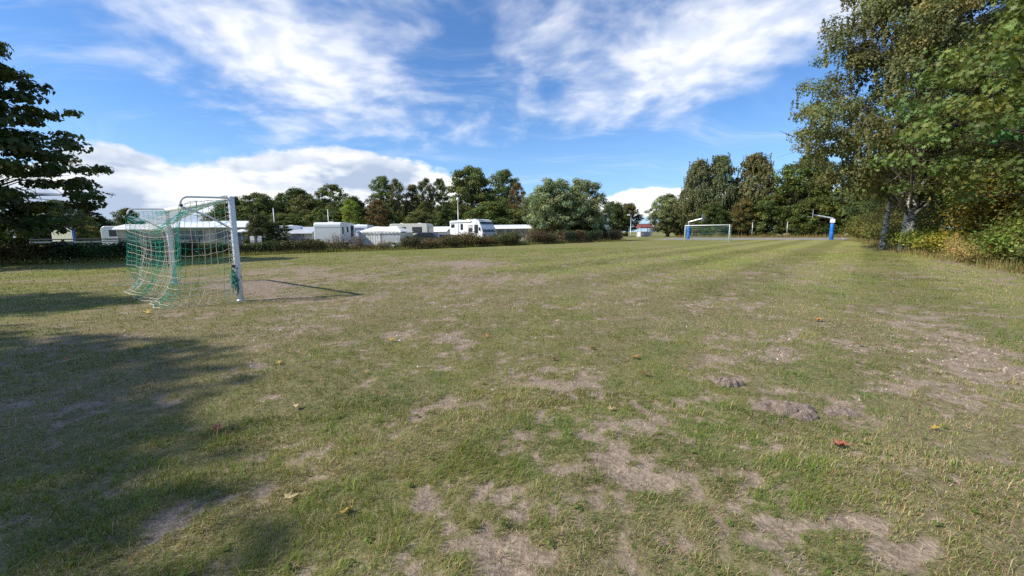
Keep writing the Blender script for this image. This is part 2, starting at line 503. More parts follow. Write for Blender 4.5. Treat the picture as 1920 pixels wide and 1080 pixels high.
# worn places on the ground: (x, y, radius along pitch, radius across, weight)
WORN = [
    (-6.12, 10.13, 0.94, 2.36, 1.45), (-7.34, 14.72, 1.31, 2.62, 0.85), (-1.79, 17.63, 1.69, 2.65, 1.15),
    (-1.48, 12.84, 1.30, 1.90, 0.30), (-5.08, 12.38, 1.35, 2.51, 0.50), (-0.64, 4.82, 0.42, 0.55, 0.55),
    (-2.72, 6.77, 0.32, 0.43, 0.35), (-0.25, 2.96, 0.32, 0.34, 0.22), (0.14, 2.77, 0.50, 0.46, 0.20),
    (0.62, 2.10, 0.70, 0.57, 0.16), (0.08, 1.62, 0.27, 0.28, 0.20), (1.18, 2.59, 0.35, 0.40, 0.12),
    (4.96, 4.62, 2.13, 0.64, 0.32), (3.22, 3.19, 0.71, 0.39, 0.30), (4.85, 4.19, 0.61, 0.25, 0.25),
    (3.18, 3.62, 0.13, 0.15, 0.40), (1.86, 3.93, 0.18, 0.18, 0.35), (2.73, 4.04, 0.19, 0.18, 0.40),
    (2.46, 4.31, 0.14, 0.13, 0.30), (1.43, 1.61, 0.32, 0.38, 0.14), (0.80, 1.98, 0.12, 0.13, 0.20),
    (-0.01, 1.48, 0.16, 0.19, 0.20), (-1.92, 2.50, 0.10, 0.14, 0.45), (-1.19, 2.30, 0.10, 0.16, 0.25),
    (1.87, 1.60, 0.42, 0.26, 0.10), (-5.07, 5.25, 0.30, 0.60, 0.25), (0.07, 1.45, 0.09, 0.10, 0.20),
    (4.38, 5.81, 0.88, 0.70, 0.12), (-0.40, 2.97, 0.18, 0.19, 0.20), (-2.20, 4.64, 0.72, 1.48, -0.22),
    (-2.53, 3.74, 0.56, 1.34, -0.18), (-0.82, 2.29, 0.33, 0.53, -0.15), (-0.59, 1.60, 0.21, 0.26, -0.22),
    (-1.85, 2.04, 0.46, 1.01, -0.10), (0.38, 7.38, 1.12, 1.51, -0.15), (1.31, 5.29, 0.97, 1.07, -0.12),
    (3.72, 5.84, 1.52, 0.88, -0.15), (1.38, 3.63, 0.39, 0.45, -0.15), (-3.41, 3.03, 0.51, 2.86, -0.15),
    (-9.29, 8.57, 1.04, 4.45, -0.20), (2.23, 2.07, 0.39, 0.32, -0.05), (14.24, 12.48, 1.81, 0.83, 0.50),
    (16.84, 16.07, 2.03, 0.76, 0.45), (19.52, 20.67, 1.88, 0.79, 0.35)]
def wear(x, y):
    """0 = thick turf ... 1 = bare soil ; second value : straw (dry turf)"""
    u = x * AX[0] + y * AX[1]; v = x * BX[0] + y * BX[1]
    d = np.hypot(x, y)
    big = fbm(x * .33 + 3, y * .33 + 8, 3, 11)
    n1 = fbm(u * 1.05, v * 1.5, 4, 21, .6)
    n2 = fbm(x * 5.2, y * 5.2, 3, 33, .6)
    n3 = fbm(x * 17., y * 17., 2, 44)
    k = np.zeros_like(x)
    for (wx, wy, ra, rb, w) in WORN:
        du = ((x - wx) * AX[0] + (y - wy) * AX[1]) / ra; dv = ((x - wx) * BX[0] + (y - wy) * BX[1]) / rb
        k = k + w * np.exp(-(du * du + dv * dv))
    far = sstep(14, 30, d)
    n15 = fbm(u * 2.3 + 5, v * 3.1, 3, 57, .6)
    s = (n1 - .5) * .85 + (n15 - .5) * 1.0 + (n2 - .5) * 1.5 * (1 - .45 * far) + (n3 - .5) * 1.15 * (1 - far) + (big - .5) * .5 + k * .8 - .15 - .12 * far
    bare = sstep(-.22, .50, s)
    straw = sstep(-.35, .35, (big - .5) * 1.6 + (fbm(u * .7, v * 1.9, 4, 77) - .5) * 1.5 + k * .55 + (n2 - .5) * .5)
    return bare, straw
def lump(x, y):
    d = np.hypot(x, y)
    return (fbm(x * 1.3, y * 1.3, 3, 5) - .5) * .035 + (fbm(x * 9, y * 9, 3, 6) - .5) * .022 * (1 - sstep(6, 14, d))
def ground_z(x, y, bare):
    d = np.hypot(x, y)
    return (lump(x, y) - .012 * bare) * (1 - sstep(28, 48, d))

def axis_pts(lo_fine, hi_fine, step, grow, lo, hi):
    a = list(np.arange(lo_fine, hi_fine, step))
    s = step
    while a[-1] < hi: s *= grow; a.append(a[-1] + s)
    s = step
    while a[0] > lo: s *= grow; a.insert(0, a[0] - s)
    return np.array(a)
def build_ground():
    xs = axis_pts(-3.4, 4.0, .052, 1.046, -3000, 3000)
    ys = axis_pts(1.2, 4.4, .050, 1.036, -3000, 4000)
    X, Y = np.meshgrid(xs, ys); x = X.ravel(); y = Y.ravel()
    bare, straw = wear(x, y)
    v = np.stack([x, y, ground_z(x, y, bare)], 1)
    nx, ny = len(xs), len(ys)
    i = np.arange(nx * ny).reshape(ny, nx)
    f = np.stack([i[:-1, :-1].ravel(), i[:-1, 1:].ravel(), i[1:, 1:].ravel(), i[1:, :-1].ravel()], 1)
    me = np_mesh('lawn', v, f, smooth=True, attr={'bare': bare, 'straw': straw})
    m = bpy.data.materials.new('lawn'); m.use_nodes = True; t = m.node_tree; t.nodes.clear(); g = NT(t)
    b = g.n('ShaderNodeBsdfPrincipled'); out = g.n('ShaderNodeOutputMaterial'); t.links.new(b.outputs[0], out.inputs[0])
    b.inputs['Roughness'].default_value = .95; b.inputs['Specular IOR Level'].default_value = .08
    co = g.n('ShaderNodeTexCoord').outputs['Object']
    ba = g.n('ShaderNodeAttribute', attribute_name='bare').outputs['Fac']
    st = g.n('ShaderNodeAttribute', attribute_name='straw').outputs['Fac']
    mp = g.n('ShaderNodeMapping'); g.put(mp.inputs[0], co); mp.inputs['Rotation'].default_value = (0, 0, math.atan2(BX[1], BX[0]) * -1)
    u_ = g.sep(mp.outputs[0])          # x = across the pitch, y = along it
    fine = g.noise(co, 55, 3, .7); mid = g.noise(co, 7, 4, .65); wide = g.noise(co, .9, 4, .6)
    dist = g.v('LENGTH', co)
    far = g.ramp(dist, 6, 26)
    bfar = g.ramp(dist, 4, 15)
    # mown bands along the pitch, the sheen of laid-over nap put into the colour
    wob = g.m('MULTIPLY', g.m('SUBTRACT', g.noise(co, .25, 2, .5), .5), 1.0)
    band = g.m('SINE', g.m('MULTIPLY', g.m('ADD', u_[0], wob), 2 * PI / 3.1))
    band = g.m('MULTIPLY', g.m('MULTIPLY', g.ramp(band, -.5, .5), bfar), g.ramp(u_[0], 7, 15, 1.0, .25))
    green = g.mix(g.ramp(mid, .35, .65), TURF_A, TURF_B)
    green = g.mix(g.ramp(wide, .35, .7), green, TURF_C)
    green = g.mix(g.m('MULTIPLY', band, .8), green, TURF_BAND)
    dry = g.mix(g.ramp(fine, .35, .65), STRAW_A, STRAW_B)
    turf = g.mix(g.m('MULTIPLY', st, g.ramp(mid, .3, .6, .2, .65)), green, dry)
    soil = g.mix(g.ramp(mid, .35, .68), SOIL_A, SOIL_B)
    soil = g.mix(g.ramp(fine, .45, .75, 0, .6), soil, SOIL_C)
    rag = g.noise(co, 24, 4, .75)
    litter = g.mix(g.ramp(rag, .35, .65), (.150, .120, .072), (.255, .21, .125))
    thatch = g.mix(far, g.mix(.68, turf, litter), turf)     # soil and dead stems under the blades
    ba2 = g.ramp(g.m('ADD', ba, g.m('MULTIPLY', g.m('SUBTRACT', rag, .5), .9)), .22, .82)
    c = g.mix(ba2, thatch, soil)
    g2 = g.noise(co, 17, 3, .7)
    grain = g.m('MULTIPLY', g.ramp(fine, .25, .75, .74, 1.22, smooth=False), g.ramp(g2, .28, .72, .76, 1.22, smooth=False))
    c = g.mix(1.0, c, g.xyz(grain, grain, grain), 'MULTIPLY')
    g.put(b.inputs['Base Color'], c)
    bp = g.n('ShaderNodeBump'); bp.inputs['Strength'].default_value = .9; bp.inputs['Distance'].default_value = .02
    g.put(bp.inputs['Height'], g.m('ADD', g.m('MULTIPLY', mid, 1.2), g.m('MULTIPLY', fine, .5))); t.links.new(bp.outputs[0], b.inputs['Normal'])
    o = link('ground', me, None, m)
    tag(o, 'worn mown playing field of patchy turf and bare soil', None, None, 'structure')
TURF_A, TURF_B, TURF_C, TURF_BAND = (.143, .154, .040), (.218, .218, .060), (.188, .190, .052), (.298, .302, .088)
STRAW_A, STRAW_B = (.30, .245, .135), (.20, .17, .085)
SOIL_A, SOIL_B, SOIL_C = (.225, .172, .125), (.325, .252, .185), (.43, .34, .25)
build_ground()

def build_grass():
    rng = np.random.default_rng(5)
    RHO0, D0, PW = 20000., 2.2, 1.86
    d = np.linspace(1.1, 34, 4000)
    rho = RHO0 * np.minimum(1, (D0 / d) ** PW)
    pdf = rho * d; cdf = np.cumsum(pdf); total = cdf[-1] * (d[1] - d[0]) * 1.86      # wedge of ~107 degrees
    cdf /= cdf[-1]
    N = int(total)
    dd = np.interp(rng.random(N), cdf, d); an = (rng.random(N) - .5) * 1.86
    x = dd * np.sin(an); y = dd * np.cos(an)
    # tufts : pull blades towards nearby tuft centres
    bare, straw = wear(x, y)
    tuft = fbm(x * 9.5, y * 9.5, 2, 91)
    th_ = .16 + .62 * bare
    keep = rng.random(N) < sstep(-.13, .13, tuft - th_) * .93 + .05 * (1 - bare) + .02
    x, y, dd, bare, straw, tuft = [q[keep] for q in (x, y, dd, bare, straw, tuft)]
    n = len(x)
    z = ground_z(x, y, bare) - .004
    lush = sstep(.45, .7, tuft) * (1 - bare)
    scale = (dd / 3.0) ** .55
    L = (rng.gamma(5, 1 / 5., n) * .028 + .007) * (.70 + .55 * lush) * np.where(dd > 5, 1.0, 1.0)
    wid = (rng.random(n) * .0012 + .0016) * np.clip((dd / 2.2), .95, 14) ** .95
    az = rng.random(n) * 2 * PI
    flow = (fbm(x * 1.6, y * 1.6, 2, 66) - .5) * 9
    az = np.where(rng.random(n) < .45, flow + rng.normal(0, .6, n), az)
    til = np.clip(np.abs(rng.normal(.75, .38, n)), .05, 1.45)
    dead = rng.random(n) < (.14 + .44 * straw) * (1 + .5 * bare)
    til = np.where(dead, np.clip(til + .35, 0, 1.5), til)
    dx, dy = np.cos(az), np.sin(az)
    px, py = -dy, dx
    # colours
    gcol = np.stack([.116 + .090 * rng.random(n), .168 + .080 * rng.random(n), .026 + .026 * rng.random(n)], 1)
    hue = fbm(x * .8, y * .8, 3, 13)[:, None]
    gcol = gcol * (1 + (hue - .5) * np.array([.9, .35, .3]))
    gcol = gcol * (.85 + .35 * rng.random((n, 1)))
    deep = (sstep(.5, .8, fbm(x * 2.1, y * 2.1, 3, 19)) * (1 - straw))[:, None]
    gcol = gcol * (1 - deep * np.array([.38, .15, .25]))
    scol = np.stack([.36 + .16 * rng.random(n), .29 + .12 * rng.random(n), .15 + .08 * rng.random(n)], 1) * (.7 + .5 * rng.random((n, 1)))
    col = np.where(dead[:, None], scol, gcol)
    # mown bands: light and dark sheen of the nap painted into blade colour
    band = np.sin((x * BX[0] + y * BX[1]) * 2 * PI / 3.1)
    col = col * (1 + .20 * (band * sstep(4, 13, dd) * (1 - .75 * sstep(7, 15, x * BX[0] + y * BX[1])))[:, None])
    col = col * 1.08
    # broken bits of straw lying flat on the soil
    m = 60000
    sd = np.sqrt(rng.random(m)) * 6.5 + .9; sa = (rng.random(m) - .5) * 1.86
    sx, sy = sd * np.sin(sa), sd * np.cos(sa); sb, ss = wear(sx, sy)
    kk = (rng.random(m) < .25 + .6 * sb) ; sx, sy, sd, sb = sx[kk], sy[kk], sd[kk], sb[kk]; m = len(sx)
    sz_ = ground_z(sx, sy, sb) + .003; saz = rng.random(m) * 2 * PI
    sc_ = np.stack([.42 + .16 * rng.random(m), .35 + .12 * rng.random(m), .21 + .10 * rng.random(m)], 1) * (.55 + .65 * rng.random((m, 1)))
    x, y, z, dd = np.r_[x, sx], np.r_[y, sy], np.r_[z, sz_], np.r_[dd, sd]
    L = np.r_[L, .012 + .03 * rng.random(m)]; wid = np.r_[wid, (.0016 + .0016 * rng.random(m)) * np.clip(sd / 2.2, .9, 14) ** .85]
    dx, dy = np.r_[dx, np.cos(saz)], np.r_[dy, np.sin(saz)]; px, py = -dy, dx
    til = np.r_[til, np.full(m, 1.22) + .25 * rng.random(m)]; col = np.concatenate([col, sc_]); n = len(x)
    near = dd < 3.3
    def make(idx, bent):
        m = len(idx); s_ = lambda a: a[idx]
        P0 = np.stack([s_(x), s_(y), s_(z)], 1)
        side = np.stack([s_(px), s_(py), np.zeros(m)], 1) * (s_(wid) * .5)[:, None]
        l = s_(L); a1 = s_(til) * .55; a2 = s_(til) * 1.25
        up = np.stack([np.sin(a1) * s_(dx), np.sin(a1) * s_(dy), np.cos(a1)], 1)
        up2 = np.stack([np.sin(a2) * s_(dx), np.sin(a2) * s_(dy), np.maximum(np.cos(a2), -.1)], 1)
        mid = P0 + up * (l * .5)[:, None]; tip = mid + up2 * (l * .5)[:, None]
        tip[:, 2] = np.maximum(tip[:, 2], P0[:, 2] + .006)
        c = s_(col)
        if bent:
            V = np.stack([P0 - side, P0 + side, mid + side * .8, mid - side * .8, tip], 1).reshape(-1, 3)
            C = np.stack([c * .8, c * .8, c, c, c * 1.1], 1).reshape(-1, 3)
            b = np.arange(m)[:, None] * 5
            F = np.concatenate([b + np.array([[0, 1, 2]]), b + np.array([[0, 2, 3]]), b + np.array([[3, 2, 4]])], 0)
        else:
            V = np.stack([P0 - side, P0 + side, tip], 1).reshape(-1, 3)
            C = np.stack([c * .85, c * .85, c * 1.05], 1).reshape(-1, 3)
            F = np.arange(m)[:, None] * 3 + np.array([[0, 1, 2]])
        return V, F, C
    V1, F1, C1 = make(np.nonzero(near)[0], True)
    V2, F2, C2 = make(np.nonzero(~near)[0], False)
    V = np.concatenate([V1, V2]); F = np.concatenate([F1, F2 + len(V1)]); C = np.concatenate([C1, C2])
    me = np_mesh('grass', V, F, C)
    o = link('grass', me, None, M['grass']); o['tint'] = (1.0, 1.0, 1.0)
    tag(o, 'short patchy grass blades green and straw coloured', 'grass', None, 'stuff')
    print('grass blades', n, 'tris', len(F))
build_grass()

# hard surfaces beyond the pitch
def sheet(name, pts, z, material, label, kind='structure', thick=.05):
    mb = MB(); n = len(pts)
    mb.add([(p[0], p[1], z) for p in pts] + [(p[0], p[1], z - thick) for p in pts],
           [tuple(range(n))] + [((i + 1) % n, i, i + n, (i + 1) % n + n) for i in range(n)])
    o = mb.build(name, material); tag(o, label, None, None, kind); return o
court = sheet('sports_court', [(22.0, 66.2), (42.9, 53.0), (52.5, 65.5), (32.0, 82.5)], .012, M['asphalt'], 'grey asphalt ball court behind the far goal')
sheet('path', [(14, 100), (30, 107), (33, 128), (20, 140), (10, 118)], .010, M['asphalt'], 'pale asphalt path curving past the willow trees')
for i in range(4):     # painted court lines
    a, b = [((23.0, 66.3), (42.6, 53.9)), ((42.6, 53.9), (51.6, 65.6)), ((51.6, 65.6), (32.2, 81.4)), ((32.2, 81.4), (23.0, 66.3))][i]
    A = Vector((*a, .016)); B = Vector((*b, .016)); n = (B - A).cross(Vector((0, 0, 1))).normalized() * .05
    mb = MB(); mb.add([A - n, B - n, B + n, A + n], [(0, 1, 2, 3)])
    mb.build('court_line', M['line_paint'], court)

# ------------------------------------------------------------------ trees
LEAF = {
    'diamond': np.array([(0, -.5), (.30, 0), (0, .5), (-.30, 0)]),
    'oval': np.array([(0, -.5), (.25, -.12), (.20, .25), (0, .5), (-.20, .25), (-.25, -.12)]),
    'maple': np.array([(0, -.45), (.16, -.20), (.46, -.16), (.27, .06), (.40, .34), (.13, .22), (0, .55), (-.13, .22), (-.40, .34), (-.27, .06), (-.46, -.16), (-.16, -.20)]),
    'maple6': np.array([(0, -.45), (.42, -.2), (.25, .08), (.36, .34), (0, .55), (-.36, .34), (-.25, .08), (-.42, -.2)]),
    'strip': np.array([(-.06, -.5), (.06, -.5), (.07, .1), (0, .5), (-.07, .1)]),
}
def leaves_mesh(name, P, N, size, col, rng, shape='diamond', droop=0.0, fold=.0):
    """P positions, N normals (n,3), size (n,), col (n,3)"""
    n = len(P); T = LEAF[shape]; k = len(T)
    N = N / (np.linalg.norm(N, axis=1, keepdims=True) + 1e-9)
    r = rng.normal(size=(n, 3)); r[:, 2] -= droop * 2.2
    a = r - N * (r * N).sum(1, keepdims=True); a /= (np.linalg.norm(a, axis=1, keepdims=True) + 1e-9)
    b = np.cross(N, a)
    V = P[:, None, :] + (b[:, None, :] * T[None, :, 0:1] + a[:, None, :] * T[None, :, 1:2]) * size[:, None, None]
    if fold: V = V + N[:, None, :] * (np.abs(T[None, :, 0:1]) * fold * size[:, None, None])
    F = np.arange(n * k).reshape(n, k)
    return np_mesh(name, V.reshape(-1, 3), F, np.repeat(col, k, axis=0))

def env_at(env, t):
    ts = [e[0] for e in env]; rs = [e[1] for e in env]
    return float(np.interp(t, ts, rs))

def grow(seed, H, env, trunk_r, n_limb, n_leaf, leaf, clump, kind='broad', shape='diamond', lean=(0, 0), squash=.62,
         stems=1, fill=90, fork=.25, sub=6, strand=0.0, sdens=26, suse=.72, colour=.22, hole=.12, wind=(0, 0), trunk_top=.9, limb_rise=.42, flat=.0, tip=None):
    """returns (wood MB, leaf mesh). env: [(height fraction, radius m)], lowest entry = crown base"""
    rng = np.random.default_rng(seed); rnd = random.Random(seed)
    wood = MB(); limbs = MB(); centres = []; csize = []
    t0, t1 = env[0][0], env[-1][0]
    for s in range(stems):
        off = Vector((rnd.uniform(-1, 1), rnd.uniform(-1, 1), 0)) * (.35 * (stems > 1))
        pts = []; rad = []
        m = 9
        w1, w2 = rnd.uniform(0, 6), rnd.uniform(0, 6)
        for i in range(m + 1):
            f = i / m * trunk_top
            p = Vector((lean[0] * f * f + off.x * (1 + 2.5 * f) + math.sin(w1 + 4 * f) * .02 * H * f, lean[1] * f * f + off.y * (1 + 2.5 * f) + math.cos(w2 + 4 * f) * .02 * H * f, f * H - (.15 if i == 0 else 0)))
            flare = 1.0 + (.45 if i == 0 else 0)
            pts.append(p); rad.append(max(.012, trunk_r * flare * (1 - .93 * f / trunk_top) ** .8 * (1 if stems == 1 else .75)))
        wood.tube(pts, rad, 9 if trunk_r > .2 else 7, True)
        nl = n_limb // stems
        for k in range(nl):
            t = t0 + (t1 - t0) * ((k + rnd.random()) / nl) ** .9
            Rm = env_at(env, t) * rnd.uniform(.62, 1.04)
            a = k * 2.39996 + rnd.uniform(-.5, .5) + s * 1.3
            zt = t * H + rnd.uniform(-.03, .03) * H
            zs = max(fork * H * .6, zt - Rm * limb_rise - .02 * H)
            fi = min(.999, zs / H / trunk_top) * m
            i0 = int(fi); base = pts[i0].lerp(pts[min(m, i0 + 1)], fi - i0)
            ax = Vector((lean[0] * t * t, lean[1] * t * t, 0))
            end = Vector((ax.x + math.cos(a) * Rm + wind[0] * t * H, ax.y + math.sin(a) * Rm + wind[1] * t * H, zt))
            mid = base.lerp(end, .5) + Vector((0, 0, Rm * .12 * (1 if kind != 'conifer' else -.5)))
            lp = [base, base.lerp(mid, .5) + Vector((0, 0, .02)), mid, mid.lerp(end, .55), end]
            r0 = max(.015, rad[min(i0, m)] * (.42 if n_limb < 40 else .30))
            limbs.tube(lp, [r0, r0 * .8, r0 * .6, r0 * .38, r0 * .15], 5, False)
            centres.append(end); csize.append(clump * rnd.uniform(.8, 1.2))
            for q in range(sub):
                f = rnd.uniform(.25, 1.0)
                sp = (base.lerp(mid, f / .5) if f < .5 else mid.lerp(end, (f - .5) / .5))
                dr = Vector((rnd.gauss(0, 1), rnd.gauss(0, 1), rnd.gauss(.15, .6))).normalized() * Rm * rnd.uniform(.18, .42)
                ep = sp + dr
                if ep.z < t0 * H * .85: ep.z = t0 * H * .85 + rnd.random() * .3
                r1 = r0 * (.35 if f < .6 else .22)
                limbs.tube([sp, sp.lerp(ep, .5) + Vector((0, 0, .06 * dr.length)), ep], [r1, r1 * .6, r1 * .2], 4, False)
                centres.append(ep); csize.append(clump * rnd.uniform(.6, 1.15))
    C = np.array([tuple(c) for c in centres]); S = np.array(csize)
    nC = len(C)
    if fill:
        # smaller shoots between the limbs fill the crown out to its outline
        tt = t0 + (t1 - t0) * rng.random(fill) ** .85
        ra = np.array([env_at(env, t) for t in tt]) * (.45 + .55 * rng.random(fill) ** .6); aa = rng.random(fill) * 2 * PI
        wob = 1 + .22 * np.sin(3 * aa + seed) * np.sin(tt * 9 + seed * 1.7)
        FC = np.stack([lean[0] * tt * tt + np.cos(aa) * ra * wob + wind[0] * tt * H, lean[1] * tt * tt + np.sin(aa) * ra * wob + wind[1] * tt * H, tt * H], 1)
        for q in range(fill):
            zb = max(fork * H, FC[q, 2] - ra[q] * .6); fb = zb / H
            b0 = Vector((lean[0] * fb * fb + FC[q, 0] * .06, lean[1] * fb * fb + FC[q, 1] * .06, zb)); e0 = Vector(FC[q])
            rb_ = max(.012, trunk_r * .10); limbs.tube([b0, b0.lerp(e0, .55) + Vector((0, 0, .06 * ra[q])), e0], [rb_, rb_ * .6, rb_ * .2], 4, False)
        C = np.concatenate([C, FC]); S = np.concatenate([S, clump * (.7 + .6 * rng.random(fill))]); nC = len(C)
    keep = rng.random(nC) > hole
    C, S = C[keep], S[keep]; nC = len(C)
    w = S ** 2; w /= w.sum()
    idx = rng.choice(nC, n_leaf, p=w)
    # leaves sit mostly in the outer skin of their clump
    dv = rng.normal(size=(n_leaf, 3)); dv /= np.linalg.norm(dv, axis=1, keepdims=True)
    rr = S[idx] * rng.random(n_leaf) ** .45
    P = C[idx] + dv * rr[:, None] * np.array([1, 1, squash])
    Nn = dv * .9 + rng.normal(size=(n_leaf, 3)) * .42 + np.array([0, 0, .5])
    if strand > 0:
        # hanging twigs: leaves strung below a point of the clump
        ns = max(1, n_leaf // sdens)
        st = rng.choice(nC, ns, p=w)
        sd = np.clip(rng.normal(size=(ns, 3)), -1.2, 1.2) * S[st][:, None] * np.array([.75, .75, .4])
        SP = C[st] + sd; SL = strand * np.clip(rng.gamma(3, 1 / 3., ns), .3, 1.7)
        swing = rng.normal(size=(ns, 2)) * .12 + np.array([wind[0], wind[1]]) * 1.5
        for q in range(0, ns, 2 if H > 12 else 5):
            a_ = SP[q]; b_ = C[st[q]]
            limbs.tube([tuple(b_), tuple(a_), (a_[0] + swing[q, 0] * SL[q], a_[1] + swing[q, 1] * SL[q], a_[2] - SL[q])], [.008, .006, .003], 3, False)
        si = rng.integers(0, ns, n_leaf); f = rng.random(n_leaf)
        Q = SP[si].copy(); ln = SL[si] * f
        Q[:, 0] += swing[si, 0] * ln + rng.normal(0, .035, n_leaf); Q[:, 1] += swing[si, 1] * ln + rng.normal(0, .035, n_leaf)
        Q[:, 2] -= ln
        use = rng.random(n_leaf) < suse
        P = np.where(use[:, None], Q, P)
        hor = rng.normal(size=(n_leaf, 3)) * np.array([.6, .6, .4]) + (Q - np.array([0, 0, H * .45])) * np.array([1, 1, .6]) / (.35 * H); Nn = np.where(use[:, None], hor, Nn)
    P[:, 2] = np.maximum(P[:, 2], .05)
    sz = leaf * (.65 + .7 * rng.random(n_leaf))
    cb = (1 + rng.normal(0, colour, nC))[idx]
    ch = rng.normal(0, .10, nC)[idx]
    c = np.ones((n_leaf, 3)) * cb[:, None] * (.86 + .26 * rng.random((n_leaf, 1)))
    c[:, 0] *= 1 + ch * 1.1 + rng.normal(0, .07, n_leaf); c[:, 2] *= 1 - ch * .5
    c = np.clip(c, .25, 2.2)
    return wood, limbs, leaves_mesh('crown', P, Nn, sz, c, rng, shape, droop=.5 if strand else .15, fold=.18)

def plant(name, proto, loc, label, cat, tint, scale=(1, 1, 1), rz=0.0, group=None):
    """proto = (trunk mesh, branch mesh, leaf mesh, bark, branch bark, leaf material)"""
    e = empty(name, loc, rz, label, cat, group); e.scale = scale
    wm, bm_, lm, bk, lk, lmat = proto
    link('trunk', wm, e, bk); link('branches', bm_, e, lk); b = link('crown', lm, e, lmat); b['tint'] = tint
    return e
def proto(bark, lmat='leaf', **kw):
    w, b, l = grow(**kw)
    return (w.mesh('trunk', True), b.mesh('branches', True), l, M[bark], M['bark_grey' if bark == 'bark_birch' else bark], M[lmat])

# prototypes, about 10 m tall each, for the trees far behind
PR = {}
PR['round'] = proto('bark', seed=1, H=10, env=[(.16, 2.4), (.35, 3.8), (.6, 3.9), (.82, 2.6), (.97, .8)], trunk_r=.22, n_limb=30, n_leaf=16000, leaf=.30, clump=.85, sub=5)
PR['broad'] = proto('bark', seed=2, H=10, env=[(.18, 3.0), (.38, 4.6), (.62, 4.4), (.85, 2.8), (.98, 1.0)], trunk_r=.26, n_limb=34, n_leaf=17000, leaf=.30, clump=.80, sub=5, hole=.2)
PR['airy'] = proto('bark_grey', seed=3, H=10, env=[(.28, 1.8), (.45, 2.8), (.65, 3.1), (.85, 2.2), (.98, .7)], trunk_r=.16, n_limb=26, n_leaf=9000, leaf=.26, clump=.62, sub=4, hole=.3)
PR['spindle'] = proto('bark_grey', seed=4, H=10, env=[(.08, 1.2), (.3, 1.6), (.6, 1.45), (.85, .9), (.99, .25)], trunk_r=.11, n_limb=30, n_leaf=9000, leaf=.24, clump=.55, sub=3, hole=.12, limb_rise=.9)
PR['bushy'] = proto('bark', seed=5, H=10, env=[(.03, 3.6), (.2, 4.4), (.45, 4.6), (.7, 3.8), (.93, 1.6)], trunk_r=.16, n_limb=34, n_leaf=17000, leaf=.34, clump=.95, sub=5, hole=.05, fork=.04)
PR['weeping'] = proto('bark_grey', seed=6, H=10, env=[(.14, 1.7), (.3, 2.5), (.55, 2.6), (.8, 1.9), (.98, .5)], trunk_r=.16, n_limb=38, n_leaf=30000, leaf=.21, clump=.66, sub=4, strand=.8, hole=.12, limb_rise=.8, wind=(.06, 0), shape='diamond')
PR['willow'] = proto('bark', seed=7, H=10, env=[(.15, 3.8), (.3, 5.0), (.55, 5.1), (.8, 3.8), (.97, 1.5)], trunk_r=.42, n_limb=36, n_leaf=26000, leaf=.30, clump=.85, sub=6, hole=.08, shape='diamond', limb_rise=.8, wind=(.07, 0), colour=.3, fork=.1)
PR['conifer'] = proto('bark', seed=8, H=10, env=[(.06, 3.0), (.3, 2.5), (.6, 1.6), (.85, .7), (.99, .12)], trunk_r=.16, n_limb=44, n_leaf=12000, leaf=.28, clump=.5, sub=4, hole=.05, kind='conifer', limb_rise=-.1, shape='diamond')

GD, GM, GL = (.092, .122, .034), (.135, .168, .048), (.25, .32, .06)
OLV, BRN, SIL, TAN = (.150, .162, .055), (.175, .125, .05), (.25, .30, .155), (.175, .155, .058)
def bt(kind, x, y, w, h, tint, name, label, cat='tree', rz=0.0, group='trees behind the campsite'):
    W0 = {'round': 8.2, 'broad': 9.6, 'airy': 6.4, 'spindle': 3.4, 'bushy': 9.6, 'weeping': 5.6, 'willow': 10.4, 'conifer': 6.2}[kind]
    s = w / W0
    plant(name, PR[kind], (x, y, 0), label, cat, tint, (s, s, h / 10.0), rz, group)

FAR = 'trees behind the campsite'
# --- beyond the camp, from behind the near goal towards the motorhome
bt('round', -57.0, 87, 8.4, 9.2, GD, 'broadleaf_tree', 'dark round tree peeping over the crossbar of the near goal')
bt('broad', -50.6, 85, 9.4, 9.6, GM, 'broadleaf_tree', 'green tree just beside the top of the near goal post', rz=1.0)
bt('broad', -46.0, 91, 10.5, 11.1, GD, 'broadleaf_tree', 'dark flat-topped tree behind the grey awning tent', rz=2.2)
bt('round', -41.5, 86, 7.5, 9.3, OLV, 'broadleaf_tree', 'olive green tree behind the first slim pole', rz=.6)
bt('airy', -38.8, 92, 8.5, 12.0, GM, 'broadleaf_tree', 'loose tree with gaps left of the notch in the treeline', rz=2.0)
bt('bushy', -36.5, 82, 7.0, 6.6, GM, 'broadleaf_tree', 'low bushy tree behind the second slim pole', rz=.3)
bt('round', -32.2, 86, 7.2, 8.9, GD, 'broadleaf_tree', 'dark tree directly right of the notch in the treeline', rz=1.7)
bt('airy', -27.9, 74, 3.9, 7.4, GL, 'young_tree', 'small bright yellow-green tree in the camp treeline')
bt('airy', -23.3, 74, 4.4, 7.2, BRN, 'young_tree', 'small reddish brown tree beside the bright green one', rz=2)
bt('airy', -27.6, 91, 6.8, 13.6, GM, 'broadleaf_tree', 'tall narrow tree rising behind the reddish brown one', rz=4.0)
bt('airy', -24.0, 90, 4.6, 12.8, OLV, 'poplar_tree', 'first slender poplar right of the tall narrow tree')
bt('spindle', -21.0, 91, 4.2, 11.6, TAN, 'poplar_tree', 'thin brownish poplar, second of the slender row', rz=1.2)
bt('airy', -18.2, 90, 4.8, 12.9, OLV, 'poplar_tree', 'third slender poplar in the row above the tents', rz=2.9)
bt('airy', -15.2, 91, 4.4, 13.0, GM, 'poplar_tree', 'fourth slender poplar, touching the great crown', rz=4.4)
bt('bushy', -24.5, 80, 7.0, 6.2, GD, 'broadleaf_tree', 'dark low tree behind the white frame tent', rz=3.0)
bt('bushy', -17.2, 79, 7.2, 5.6, OLV, 'broadleaf_tree', 'olive low tree behind the cream caravan', rz=5.0)
